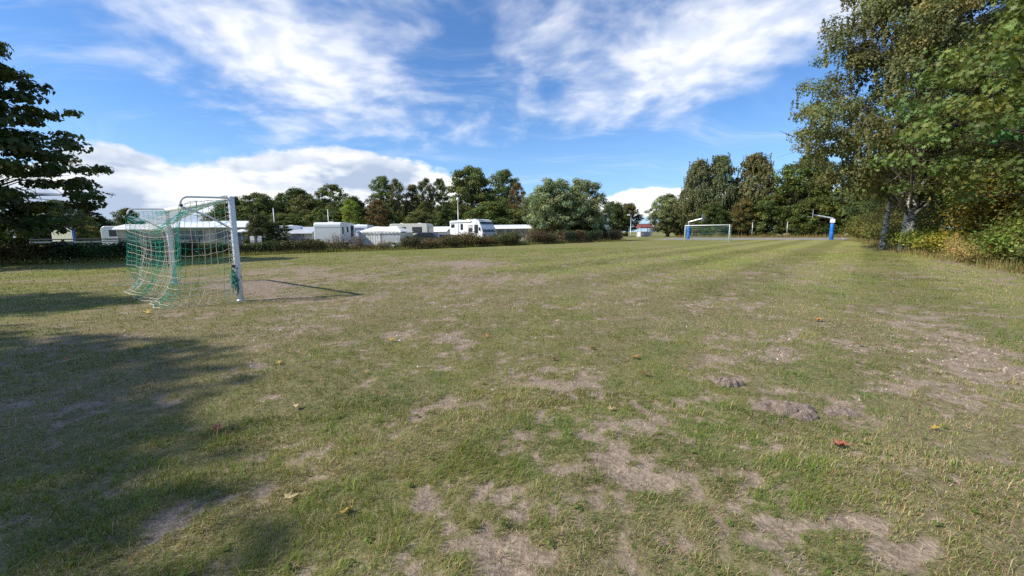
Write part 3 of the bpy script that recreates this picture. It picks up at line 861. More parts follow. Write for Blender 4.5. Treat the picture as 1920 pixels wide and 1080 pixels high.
bt('bushy', -12.2, 78, 5.6, 6.8, GD, 'broadleaf_tree', 'dark low tree left of the camp lamp mast', rz=1.0)
bt('broad', -8.6, 90, 13.0, 15.0, GM, 'broadleaf_tree', 'largest tree of the camp treeline with a wide domed crown', rz=.8)
bt('airy', -1.8, 88, 9.0, 14.2, GM, 'broadleaf_tree', 'loose tree joined to the right of the largest crown', rz=3.5)
bt('airy', 1.2, 84, 4.2, 11.0, BRN, 'broadleaf_tree', 'rusty brown tree with bare twigs before the willows', rz=1.3)
bt('bushy', -3.0, 74, 10.5, 6.9, GM, 'broadleaf_tree', 'wide low green tree right above the motorhome roof', rz=2.4)
bt('bushy', -50.5, 80, 8, 5.5, GD, 'broadleaf_tree', 'low dark tree behind the curved awning roof', rz=.5)
bt('bushy', -42.0, 78, 8, 5.4, GM, 'broadleaf_tree', 'low green tree behind the blank-ended caravan', rz=4.5)
bt('bushy', -31.0, 77, 8.2, 5.6, GD, 'broadleaf_tree', 'low dark tree behind the slatted windbreak', rz=2.6)
bt('bushy', 3.6, 76, 8.0, 6.4, GM, 'broadleaf_tree', 'low green tree between camp roofs and willows', rz=5.6)
# --- second row, closing the belt behind
for i, (k_, x_, y_, w_, h_, t_, l_) in enumerate((
        ('bushy', -66, 100, 13, 8.7, GD, 'rear row tree over the sloping pale awning roof'), ('bushy', -56, 101, 13, 9.6, GM, 'rear row tree left of the near goal post top'), ('bushy', -46.5, 102, 13, 10.0, GD, 'rear row tree over the dense round bush'),
        ('bushy', -38.0, 101, 12, 8.7, GM, 'rear row tree closing the notch in the treeline'), ('bushy', -30.0, 102, 12, 9.8, GD, 'rear row tree behind the bright yellow-green one'), ('bushy', -22.0, 102, 12, 9.6, GM, 'rear row tree at the feet of the first poplars'),
        ('bushy', -13.5, 102, 12, 9.1, GD, 'rear row tree at the feet of the last poplars'), ('bushy', -4.0, 103, 13, 10.5, GM, 'rear row tree under the largest crown'), ('bushy', 6.0, 104, 13, 10.0, GD, 'rear row tree behind the silvery willow'),
        ('bushy', 15.5, 108, 11, 9.1, GM, 'rear row tree behind the darker willow'))):
    bt(k_, x_, y_, w_, h_, t_, 'broadleaf_tree', l_, rz=i * 1.3)
for i, (x_, y_, w_, h_, t_, l_) in enumerate(((48.0, 107, 12, 10.3, GD, 'rear row tree behind the far goal'), (56.0, 102, 12, 11.4, GM, 'rear row tree between weeping birch and maple'), (63.0, 93, 13, 12.5, GD, 'rear row tree behind the broad green maple'), (66.0, 80, 13, 11.4, GD, 'rear row tree behind the right hoop'), (62.0, 70, 12, 9.1, GD, 'rear row tree right behind the right hoop post'), (52.5, 58.0, 10, 9.1, GD, 'rear row tree over the wide yellow-green shrub'))):
    bt('bushy', x_, y_, w_, h_, t_, 'broadleaf_tree', l_, rz=i * 1.7, group='trees behind the ball court')
# --- willows at the corner of the hedge
bt('willow', 5.1, 57.5, 7.9, 8.3, SIL, 'willow_tree', 'silvery wind-blown willow standing left of its neighbour', rz=.2, group='willows by the hedge end')
bt('willow', 9.6, 60.0, 8.2, 8.5, (0.255, 0.285, 0.150), 'willow_tree', 'darker wind-blown willow standing right of its neighbour', rz=.9, group='willows by the hedge end')
bt('bushy', 27.0, 112, 8.2, 9.4, GD, 'broadleaf_tree', 'dark tree directly left of the street lamp', group='trees beyond the field')
bt('round', 31.8, 116, 8.0, 9.0, (0.128, 0.112, 0.038), 'broadleaf_tree', 'brown-tinged dark tree behind the street lamp', rz=2, group='trees beyond the field')
bt('bushy', 20.0, 114, 9.0, 8.2, GD, 'broadleaf_tree', 'dark tree half hidden behind the willows', rz=4, group='trees beyond the field')
bt('willow', 36.3, 98, 9.0, 9.6, (0.217, 0.247, 0.105), 'willow_tree', 'round pollard willow right of the red-roofed shelter', rz=2.0, group='trees beyond the field')
bt('conifer', 46.8, 116, 6.5, 12.2, GD, 'conifer_tree', 'dark pointed tree behind the round pollard willow', group='trees beyond the field')
bt('bushy', 43.0, 104, 8.0, 6.2, GD, 'broadleaf_tree', 'low dark tree behind the far goal net', rz=2.2, group='trees beyond the field')
bt('bushy', 51.0, 100, 8.6, 6.2, GD, 'broadleaf_tree', 'low dark tree behind the first grey court post', rz=1.2, group='trees beyond the field')
# --- behind the ball court
CT = 'trees behind the ball court'
bt('weeping', 39.1, 91, 7.4, 16.2, (0.195, 0.203, 0.090), 'birch_tree', 'tall weeping tree right above the far goal, left of two', group=CT)
bt('weeping', 43.2, 89, 7.6, 16.9, (0.175, 0.20, 0.09), 'birch_tree', 'tall weeping tree right above the far goal, right of two', rz=1.0, group=CT)
bt('bushy', 40.8, 86, 6.6, 7.0, GD, 'broadleaf_tree', 'low dark tree under the pair of weeping trees', rz=.4, group=CT)
bt('round', 45.9, 84, 5.0, 7.6, (0.17, 0.145, 0.045), 'broadleaf_tree', 'small orange-tinted maple between the tall weeping trees', rz=1.9, group=CT)
bt('weeping', 51.2, 88, 9.6, 16.8, (0.20, 0.19, 0.08), 'birch_tree', 'tall brownish weeping birch left of the green maple', rz=3.0, group=CT)
bt('bushy', 50.2, 84, 8.0, 8.5, GM, 'broadleaf_tree', 'green tree under the brownish weeping birch', rz=2.7, group=CT)
bt('broad', 56.5, 81, 13.0, 15.2, (0.132, 0.162, 0.036), 'maple_tree', 'broad green maple behind the second grey court post', rz=1.5, group=CT)
bt('bushy', 55.0, 76, 9.5, 7.2, (0.112, 0.138, 0.033), 'broadleaf_tree', 'low green tree left of the blue padded hoop post', rz=.9, group=CT)
bt('round', 58.6, 69, 9.0, 11.0, GM, 'broadleaf_tree', 'green tree behind the hoop with the white box', rz=2.3, group=CT)
bt('bushy', 55.5, 63, 8.5, 6.5, GD, 'broadleaf_tree', 'dark tree right of the hoop with the white box', rz=3.9, group=CT)
bt('bushy', 47.5, 53, 8.0, 5.6, GD, 'broadleaf_tree', 'dark low tree at the far end of the field edge', rz=1.1, group=CT)
bt('round', 44.5, 46, 9.5, 9.5, GD, 'broadleaf_tree', 'dark tree standing behind the leaning birch trunk', rz=5.1, group=CT)
# --- far left
bt('broad', -39.0, 36.5, 4.6, 4.4, (0.098, 0.128, 0.045), 'broadleaf_tree', 'small drooping tree behind the cream notice board', rz=1.0, group='trees at the camp entrance')
bt('conifer', -49.8, 50, 6.4, 5.0, (0.063, 0.083, 0.030), 'conifer_tree', 'dark spreading tree right of the cream notice board', group='trees at the camp entrance')
bt('bushy', -46.3, 46, 3.4, 2.6, (0.195, 0.195, 0.045), 'shrub', 'yellow-green shrub just right of the notice board', rz=1.0, group='trees at the camp entrance')
bt('round', -55.3, 61, 4.0, 5.3, (0.087, 0.117, 0.033), 'broadleaf_tree', 'small round tree left of the near goal frame', rz=2.0, group='trees at the camp entrance')
bt('bushy', -40.5, 33.5, 6.0, 3.4, GD, 'broadleaf_tree', 'low dark bush under the left maple', rz=1.4, group='trees at the camp entrance')
bt('bushy', -72.0, 70, 12.0, 5.0, GD, 'broadleaf_tree', 'wide dark tree in the distance behind the left maple', rz=2.0, group='trees at the camp entrance')
bt('bushy', -62.5, 74, 8.0, 3.4, GM, 'broadleaf_tree', 'low tree in the distance behind the small caravan roof', rz=3.0, group='trees at the camp entrance')

# --- the big birch at the right
p = proto('bark_birch', seed=31, H=17.5, env=[(.23, 3.6), (.33, 6.0), (.45, 6.9), (.58, 5.8), (.78, 4.3), (.97, 1.6)], trunk_r=.30, n_limb=52, n_leaf=200000, leaf=.143, clump=.74, fill=200,
          sub=8, strand=.75, sdens=110, suse=.42, hole=.06, limb_rise=.75, wind=(.015, 0), colour=.26, fork=.18, shape='diamond')
plant('birch_tree', p, (22.6, 24.0, 0), 'great birch with white flecked trunk at the field edge', 'tree', (0.178, 0.188, 0.072))
p = proto('bark_birch', seed=32, H=9, env=[(.42, 1.6), (.6, 2.6), (.8, 2.2), (.96, .8)], trunk_r=.17, n_limb=20, n_leaf=20000, leaf=.11, clump=.7, sub=5, strand=.8, hole=.15, lean=(2.6, .6), limb_rise=.6, colour=.26)
plant('birch_tree', p, (23.9, 27.0, 0), 'slim leaning birch just left of the great birch', 'tree', (0.16, 0.17, 0.056))
p = proto('bark_grey', seed=36, H=15, env=[(.12, 4.0), (.3, 5.2), (.6, 5.0), (.85, 3.2), (.98, 1.0)], trunk_r=.3, n_limb=40, n_leaf=52000, leaf=.18, fill=200, clump=.95, sub=6, hole=.1)
plant('broadleaf_tree', p, (32.0, 28.0, 0), 'dense dark tree filling the gap right of the great birch', 'tree', (0.115, 0.14, 0.045))
plant('broadleaf_tree', p, (35.2, 37.0, 0), 'dense dark tree behind the leaning birch trunk base', 'tree', (0.128, 0.132, 0.045), (.72, .72, .62), 1.5)
# --- the near maple at the right edge
p = proto('bark', 'leaf', seed=33, H=11.5, env=[(.21, 4.4), (.32, 6.2), (.48, 5.9), (.68, 4.7), (.88, 2.8), (.98, .9)], trunk_r=.27, n_limb=46, n_leaf=30000, leaf=.195, clump=.85, fill=220, sub=7, hole=.12,
          shape='maple', squash=.38, colour=.2, limb_rise=.3)
plant('maple_tree', p, (20.7, 14.5, 0), 'near green maple overhanging the right field edge', 'tree', (0.155, 0.205, 0.055))
# --- the dark maple at the left edge
p2 = proto('bark', 'leaf_dense', seed=35, H=11.0, env=[(.12, 3.6), (.25, 5.0), (.45, 4.9), (.65, 4.0), (.85, 2.4), (.98, .8)], trunk_r=.26, n_limb=44, n_leaf=30000, leaf=.215, clump=.75, fill=200, sub=7, hole=.14,
           shape='maple6', squash=.30, colour=.18, limb_rise=.25)
plant('maple_tree', p2, (-24.6, 18.4, 0), 'dark maple with layered branches at the left hedge', 'tree', (0.070, 0.096, 0.026), (.95, .95, 1.0))
# --- trees outside the picture on the left, whose shade lies on the lawn
p3 = proto('bark', 'leaf_dense', seed=38, H=11.0, env=[(.16, 3.4), (.28, 4.6), (.45, 4.6), (.65, 3.8), (.85, 2.3), (.98, .8)], trunk_r=.26, n_limb=40, n_leaf=17000, leaf=.20, clump=.95, sub=6, hole=.2, fill=120, shape='maple6', squash=.4)
plant('maple_tree', p3, (-19.7, -1.9, 0), 'maple beside the lawn whose shade falls in the left foreground', 'tree', (0.083, 0.105, 0.030), (1.1, 1.1, 1.36), 1.0, 'shade trees along the left side')
plant('maple_tree', p3, (-18.4, -3.9, 0), 'maple beside the lawn whose shade reaches the bottom left corner', 'tree', (0.083, 0.105, 0.030), (1.12, 1.12, 1.36), 1.0, 'shade trees along the left side')
plant('maple_tree', p3, (-22.0, 3.3, 0), 'maple beside the lawn casting the shade behind the foreground', 'tree', (0.083, 0.105, 0.030), (.80, .80, 1.22), 2.6, 'shade trees along the left side')

# ------------------------------------------------------------------ hedges and shrubs
def hedge(name, pts, width, height, n_leaf, leaf, tint, label, seed, cat='hedge', group=None, rough=.12, droop_end=True):
    rng = np.random.default_rng(seed)
    pts = np.array(pts, float); seg = np.linalg.norm(np.diff(pts, axis=0), axis=1); cum = np.r_[0, np.cumsum(seg)]
    org = pts.mean(0)
    def path(s):
        return np.stack([np.interp(s, cum, pts[:, 0]), np.interp(s, cum, pts[:, 1])], 1)
    s = rng.random(n_leaf) * cum[-1]
    c = path(s); t = path(np.minimum(s + .1, cum[-1])) - path(np.maximum(s - .1, 0)); t /= np.linalg.norm(t, axis=1, keepdims=True)
    nr = np.stack([-t[:, 1], t[:, 0]], 1)
    a = rng.random(n_leaf) * PI        # around the section
    hh = height * (1 + (fbm(s * .9, s * 0 + seed, 3, seed) - .5) * rough * 4)
    ww = width * (1 + (fbm(s * 1.3, s * 0 + 7.7, 3, seed + 3) - .5) * rough * 4)
    k = rng.random(n_leaf) ** .35
    ca, sa = np.cos(a), np.sin(a)
    ex = .55
    lx = np.sign(ca) * np.abs(ca) ** ex * ww * .5 * k; lz = np.abs(sa) ** ex * hh * (k * .35 + .65 * rng.random(n_leaf) ** .5)
    lump_ = (fbm(s * 2.6, lz * 2.6 + lx * 2.0, 3, seed + 9) - .5) * .22
    P = np.zeros((n_leaf, 3)); P[:, :2] = c + nr * (lx * (1 + lump_))[:, None] - org; P[:, 2] = lz * (1 + lump_ * .6) + .03
    Nn = np.zeros((n_leaf, 3)); Nn[:, :2] = nr * ca[:, None]; Nn[:, 2] = sa + .25; Nn += rng.normal(size=(n_leaf, 3)) * .6
    cl = 1 + (fbm(s * 2.3, lz * 3, 3, seed + 5) - .5) * 1.3
    col = np.ones((n_leaf, 3)) * cl[:, None] * (.75 + .5 * rng.random((n_leaf, 1)))
    warm = (fbm(s * .55, lz * .8 + 4, 2, seed + 21) - .5) * 1.3
    col[:, 0] *= 1 + warm + rng.normal(0, .12, n_leaf)
    col = np.clip(col, .2, 2.4)
    e = empty(name, (org[0], org[1], 0), 0, label, cat, group)
    me = leaves_mesh('foliage', P, Nn, leaf * (.6 + .8 * rng.random(n_leaf)), col, rng, 'diamond', .1, .15)
    o = link('foliage', me, e, M['leaf_dense']); o['tint'] = tint
    mb = MB(); rnd = random.Random(seed); ns = max(4, int(cum[-1] / .45))
    for i in range(ns):
        q = path(np.array([cum[-1] * (i + .5) / ns]))[0] - org
        for j in range(3):
            top = (q[0] + rnd.uniform(-.3, .3) * width, q[1] + rnd.uniform(-.3, .3) * width, height * rnd.uniform(.55, .9))
            mb.tube([(q[0] + rnd.uniform(-.08, .08), q[1] + rnd.uniform(-.08, .08), -.05), ((q[0] + top[0]) / 2 + rnd.uniform(-.05, .05), (q[1] + top[1]) / 2, top[2] * .55), top], [.022, .014, .005], 4, False)
    mb.build('stems', M['bark'], e)
    return e
def shrub(name, loc, r, h, n_leaf, leaf, tint, label, seed, cat='shrub', group=None, twiggy=.0, bark='bark', shape='diamond', sprays=26, colour=.28):
    """multi-stemmed shrub: stems fan out of the ground, leaves along and between them"""
    rng = np.random.default_rng(seed); rnd = random.Random(seed)
    e = empty(name, (*loc, 0), 0, label, cat, group)
    mb = MB(); C = []
    for i in range(sprays):
        a = i * 2.4 + rnd.uniform(-.4, .4); f = math.sqrt((i + .5) / sprays)
        tip = Vector((math.cos(a) * r * f * rnd.uniform(.8, 1.1), math.sin(a) * r * f * rnd.uniform(.8, 1.1), h * (1 - .45 * f * f) * rnd.uniform(.75, 1.08)))
        b = Vector((math.cos(a) * .12 * r, math.sin(a) * .12 * r, -.05)); m = b.lerp(tip, .5) + Vector((0, 0, .08 * h))
        rr = .007 + .006 * h
        mb.tube([b, m, tip], [rr, rr * .7, rr * .25], 4, False)
        for k in range(3 if not twiggy else 6):
            g_ = rnd.uniform(.35, .95); s_ = (b.lerp(m, g_ / .5) if g_ < .5 else m.lerp(tip, (g_ - .5) / .5))
            t_ = s_ + Vector((rnd.gauss(0, .16) * r, rnd.gauss(0, .16) * r, rnd.uniform(.05, .24) * h))
            mb.tube([s_, t_], [rr * .45, rr * .15], 3, False)
            C += [t_, s_.lerp(t_, .5)]
        C += [tip, m.lerp(tip, .6), m.lerp(tip, .2)]
    mb.build('stems', M[bark], e)
    C = np.array([tuple(c) for c in C]); idx = rng.integers(0, len(C), n_leaf)
    P = C[idx] + rng.normal(size=(n_leaf, 3)) * np.array([.15 * r, .15 * r, .10 * h]) * (1 - .4 * twiggy)
    P[:, 2] = np.maximum(P[:, 2], .04)
    Nn = rng.normal(size=(n_leaf, 3)) * .7 + np.array([0, 0, .6]) + P * np.array([.5 / r, .5 / r, .1])
    cb = (1 + rng.normal(0, colour, len(C)))[idx]; col = np.ones((n_leaf, 3)) * cb[:, None] * (.75 + .5 * rng.random((n_leaf, 1)))
    col[:, 0] *= 1 + rng.normal(0, .18, len(C))[idx] + rng.normal(0, .08, n_leaf)
    me = leaves_mesh('foliage', P, Nn, leaf * (.6 + .8 * rng.random(n_leaf)), np.clip(col, .25, 2.3), rng, shape, .2, .15)
    o = link('foliage', me, e, M['leaf']); o['tint'] = tint
    return e

hedge('clipped_hedge', [(-31.5, 15.2), (-24.6, 19.9), (-20.7, 22.6), (-18.9, 25.2)], 1.25, 1.02, 38000, .115, (.078, .086, .028), 'dark clipped hedge along the field left of and behind the near goal', 3)
hedge('clipped_hedge', [(-18.9, 25.6), (-17.6, 27.8), (-15.2, 29.4), (-13.6, 30.6)], 1.1, .82, 16000, .10, (.105, .108, .032), 'lower yellow-green hedge right behind the near goal post', 4)
def tall_grass(name, pts, width, height, n, tint, label, seed):
    rng = np.random.default_rng(seed); pts = np.array(pts, float); seg = np.linalg.norm(np.diff(pts, axis=0), axis=1); cum = np.r_[0, np.cumsum(seg)]
    s = rng.random(n) * cum[-1]; cx, cy = np.interp(s, cum, pts[:, 0]), np.interp(s, cum, pts[:, 1])
    cx = cx + rng.normal(0, width * .4, n); cy = cy + rng.normal(0, width * .4, n)
    hh = height * rng.gamma(4, 1 / 4., n) * (.5 + fbm(s * .8, s * 0 + seed, 3, seed)); w = .006 + .012 * rng.random(n); a = rng.random(n) * 6.28; tl = rng.normal(0, .35, n)
    P0 = np.stack([cx - np.cos(a) * w, cy - np.sin(a) * w, np.zeros(n)], 1); P1 = np.stack([cx + np.cos(a) * w, cy + np.sin(a) * w, np.zeros(n)], 1)
    T = np.stack([cx + np.sin(a) * hh * tl, cy - np.cos(a) * hh * tl, hh], 1)
    V = np.stack([P0, P1, T], 1).reshape(-1, 3); F = np.arange(n * 3).reshape(n, 3)
    c = np.ones((n, 3)) * (.7 + .6 * rng.random((n, 1))); dry = rng.random(n) < .45; c[dry] *= np.array([1.6, 1.25, 1.3])
    o = link(name, np_mesh(name, V, F, np.repeat(c, 3, axis=0)), None, M['grass']); o['tint'] = tint
    return tag(o, label, 'grass', None, 'stuff')
tall_grass('tall_grass', [(-27, 17.2), (-23.4, 19.4), (-19.7, 22.0), (-17.6, 25.6), (-15.0, 28.6), (-12.0, 31.4), (-8.2, 34.0), (-4.6, 37.8), (-.4, 41.8), (3.4, 46.0), (9.4, 51.4), (15.6, 57.6)], .55, .17, 22000, (.17, .18, .06), 'unmown grass along the foot of hedge and shrubs', 81)
tall_grass('tall_grass', [(14.0, 9.2), (14.3, 10.6), (15.6, 13.0), (17.4, 15.6), (19.0, 18.2), (21.2, 21.6), (23.4, 25.2), (26.6, 29.6), (31.0, 35.4), (36.0, 42.4), (39.5, 49)], .9, .20, 13000, (.20, .19, .07), 'unmown dry grass along the right field edge', 82)
tall_grass('tall_grass', [(33, 84), (42, 78), (52, 69.5), (55, 64)], .9, .40, 9000, (.24, .21, .08), 'dry verge grass behind the ball court', 83)
E1 = 'shrubs along the camp edge'
shrub('twiggy_shrub', (-13.2, 31.8), 1.01, 1.30, 800, .07, (.20, .14, .09), 'bare twiggy fan-shaped shrub before the blank-ended caravan', 41, twiggy=1, bark='bark_grey', group=E1, sprays=34)
shrub('twiggy_shrub', (-11.9, 32.6), 0.88, 1.20, 700, .07, (.20, .13, .085), 'second twiggy shrub before the caravan, right of the fan-shaped one', 42, twiggy=1, bark='bark_grey', group=E1, sprays=30)
shrub('shrub', (-14.5, 30.9), 1.08, .85, 2600, .09, (.16, .125, .05), 'brown-green shrub at the end of the lower hedge', 43, group=E1)
shrub('twiggy_shrub', (-10.2, 33.3), 0.81, .75, 600, .07, (.24, .18, .11), 'small dry shrub at the caravan corner', 44, twiggy=1, bark='bark_grey', group=E1)
shrub('shrub', (-8.3, 34.6), 1.01, 1.15, 2600, .09, (.085, .085, .04), 'dark upright shrub before the white frame tent', 45, group=E1)
shrub('shrub', (-6.9, 35.8), 1.08, .85, 2200, .09, (.16, .115, .055), 'brownish low shrub before the white frame tent', 46, group=E1)
shrub('shrub', (-5.4, 37.3), 1.35, 1.05, 3400, .10, (.12, .10, .04), 'brown-green shrub before the cream caravan', 47, group=E1)
shrub('shrub', (-4.0, 39.0), 1.49, 1.35, 4200, .10, (.15, .115, .045), 'taller bronze shrub before the dark car', 48, group=E1)
shrub('shrub', (-2.6, 40.2), 1.22, .95, 3000, .10, (.14, .10, .045), 'low bronze shrub left of the motorhome', 49, group=E1)
shrub('shrub', (-1.1, 41.6), 1.49, 1.25, 4400, .10, (.105, .115, .038), 'green shrub before the motorhome side', 50, group=E1)
shrub('shrub', (.2, 42.9), 1.22, 1.30, 3400, .10, (.13, .125, .04), 'olive shrub before the motorhome cab', 51, group=E1)
shrub('shrub', (2.7, 46.3), 1.55, 1.65, 4600, .10, (.14, .10, .055), 'bushy brown shrub right of the motorhome', 52, group=E1)
shrub('shrub', (4.4, 47.6), 1.22, 1.35, 3000, .10, (.13, .12, .06), 'grey-brown shrub before the long awning', 53, group=E1)
hedge('clipped_hedge', [(5.7, 48.8), (7.6, 50.6), (8.8, 51.8)], 1.3, 1.62, 8000, .11, (.135, .105, .05), 'brownish hedge block left of the willow trunks', 54, rough=.08)
hedge('clipped_hedge', [(9.0, 52.4), (10.6, 54.0), (11.6, 55.0)], 1.3, 1.45, 8000, .11, (.085, .095, .04), 'dark hedge block at the foot of the willows', 55, rough=.08)
hedge('clipped_hedge', [(12.4, 56.2), (13.6, 57.4)], 1.4, 1.55, 5000, .11, (.095, .075, .05), 'dark reddish hedge block left of the pale one', 56, rough=.08)
hedge('clipped_hedge', [(14.0, 57.8), (15.0, 58.6)], 1.4, 1.60, 4500, .11, (.19, .155, .075), 'pale brown hedge block at the end of the row', 57, rough=.08)
shrub('shrub', (6.2, 62.5), .9, 1.75, 2600, .12, (.34, .30, .03), 'bright yellow shrub behind the brownish hedge block', 58)
hedge('weed_strip', [(-14.6, 31.6), (-11.5, 33.2), (-8.8, 35.0), (-5.6, 38.4), (-1.4, 42.4), (1.0, 44.6), (3.4, 47.2), (5.6, 49.2)], 1.5, .55, 17000, .10, (.19, .155, .06), 'scruffy low strip of brown weeds along the camp edge', 59, cat='weeds', rough=.3)
bt('bushy', -19.0, 32.0, 2.3, 2.9, (.085, .100, .034), 'shrub', 'dense round dark bush beside the near goal post', 'shrub', 1.0, 'bushes inside the camp')
bt('airy', -18.2, 33.0, 1.8, 2.3, (.10, .112, .04), 'shrub', 'looser small bush right of the dense round one', 'shrub', 2.0, 'bushes inside the camp')

# right-hand field edge
E2 = 'undergrowth along the right field edge'
shrub('shrub', (39.4, 46.6), 2.4, 2.7, 8000, .15, (0.176, 0.169, 0.043), 'wide yellow-green shrub at the far right field corner', 61, group=E2)
shrub('shrub', (35.6, 39.8), 2.3, 2.3, 8000, .14, (0.196, 0.189, 0.051), 'olive shrub left of the leaning birch', 62, group=E2)
shrub('shrub', (30.8, 34.0), 1.9, 1.9, 7000, .13, (0.162, 0.162, 0.043), 'rounded green shrub left of the leaning birch foot', 63, group=E2)
shrub('shrub', (28.3, 30.0), 1.6, 1.7, 6000, .12, (0.142, 0.155, 0.041), 'green shrub behind the leaning birch foot', 64, group=E2)
shrub('bramble', (24.3, 25.2), 1.7, 1.3, 7000, .10, (0.155, 0.189, 0.041), 'low green bramble between the two birch trunks', 65, group=E2)
shrub('bramble', (22.3, 22.2), 1.5, 1.25, 7000, .10, (0.223, 0.250, 0.041), 'bright green bramble at the foot of the great birch', 66, group=E2)
shrub('bramble', (20.5, 19.5), 1.3, 1.1, 6000, .09, (0.297, 0.270, 0.047), 'yellowing bramble right of the great birch', 67, group=E2)
shrub('dry_shrub', (18.7, 17.0), 1.1, .95, 4500, .10, (0.486, 0.365, 0.135), 'dry straw-coloured weeds at the field edge', 68, group=E2, twiggy=.6, shape='strip')
shrub('shrub', (21.0, 17.9), 2.0, 4.0, 15000, .13, (0.236, 0.209, 0.043), 'tall yellow-green shrub under the near maple', 69, group=E2, sprays=46)
shrub('shrub', (19.2, 14.3), 1.6, 3.0, 10000, .12, (0.115, 0.121, 0.032), 'dark shrub behind the red-berried rose', 70, group=E2, sprays=36)
rose = shrub('wild_rose', (16.6, 13.7), 1.25, 1.55, 7500, .085, (0.169, 0.223, 0.041), 'wild rose bush with red leaf tips and berries', 71, group=E2)
shrub('bramble', (15.2, 11.2), 1.15, 1.15, 6000, .085, (0.155, 0.176, 0.043), 'green bramble nearest the right edge', 72, group=E2)
shrub('bramble', (17.2, 11.4), 1.5, 2.2, 8000, .10, (0.128, 0.142, 0.038), 'dark bramble thicket behind the nearest one', 73, group=E2)
shrub('dry_shrub', (17.1, 15.3), .9, .7, 2500, .10, (0.459, 0.338, 0.135), 'dry grass clump left of the wild rose', 74, group=E2, twiggy=.6, shape='strip')
shrub('shrub', (24.5, 21.5), 2.2, 3.2, 10000, .13, (0.101, 0.108, 0.032), 'dark shrub behind the yellowing bramble', 75, group=E2, sprays=40)
rr_ = random.Random(9)
for i in range(9):          # sprays of red
    mb = MB(); a = rr_.uniform(0, 6.28); q = rr_.uniform(.55, 1.0)
    px_, py_, pz_ = math.cos(a) * q * 1.1, math.sin(a) * q * 1.1, rr_.uniform(.65, 1.45)
    for k in range(9):
        o_ = Vector((px_ + rr_.gauss(0, .07), py_ + rr_.gauss(0, .07), pz_ + rr_.gauss(0, .045)))
        d1 = Vector((rr_.gauss(0, 1), rr_.gauss(0, 1), rr_.gauss(0, .6))).normalized() * .045; d2 = d1.cross(Vector((rr_.random(), rr_.random(), rr_.random()))).normalized() * .03
        mb.add([o_ - d1, o_ + d2, o_ + d1, o_ - d2], [(0, 1, 2, 3)], (.48, .075, .05))
    o_ = mb.build('red_leaf_spray', M['vcol'], rose); o_['kind'] = 'stuff'

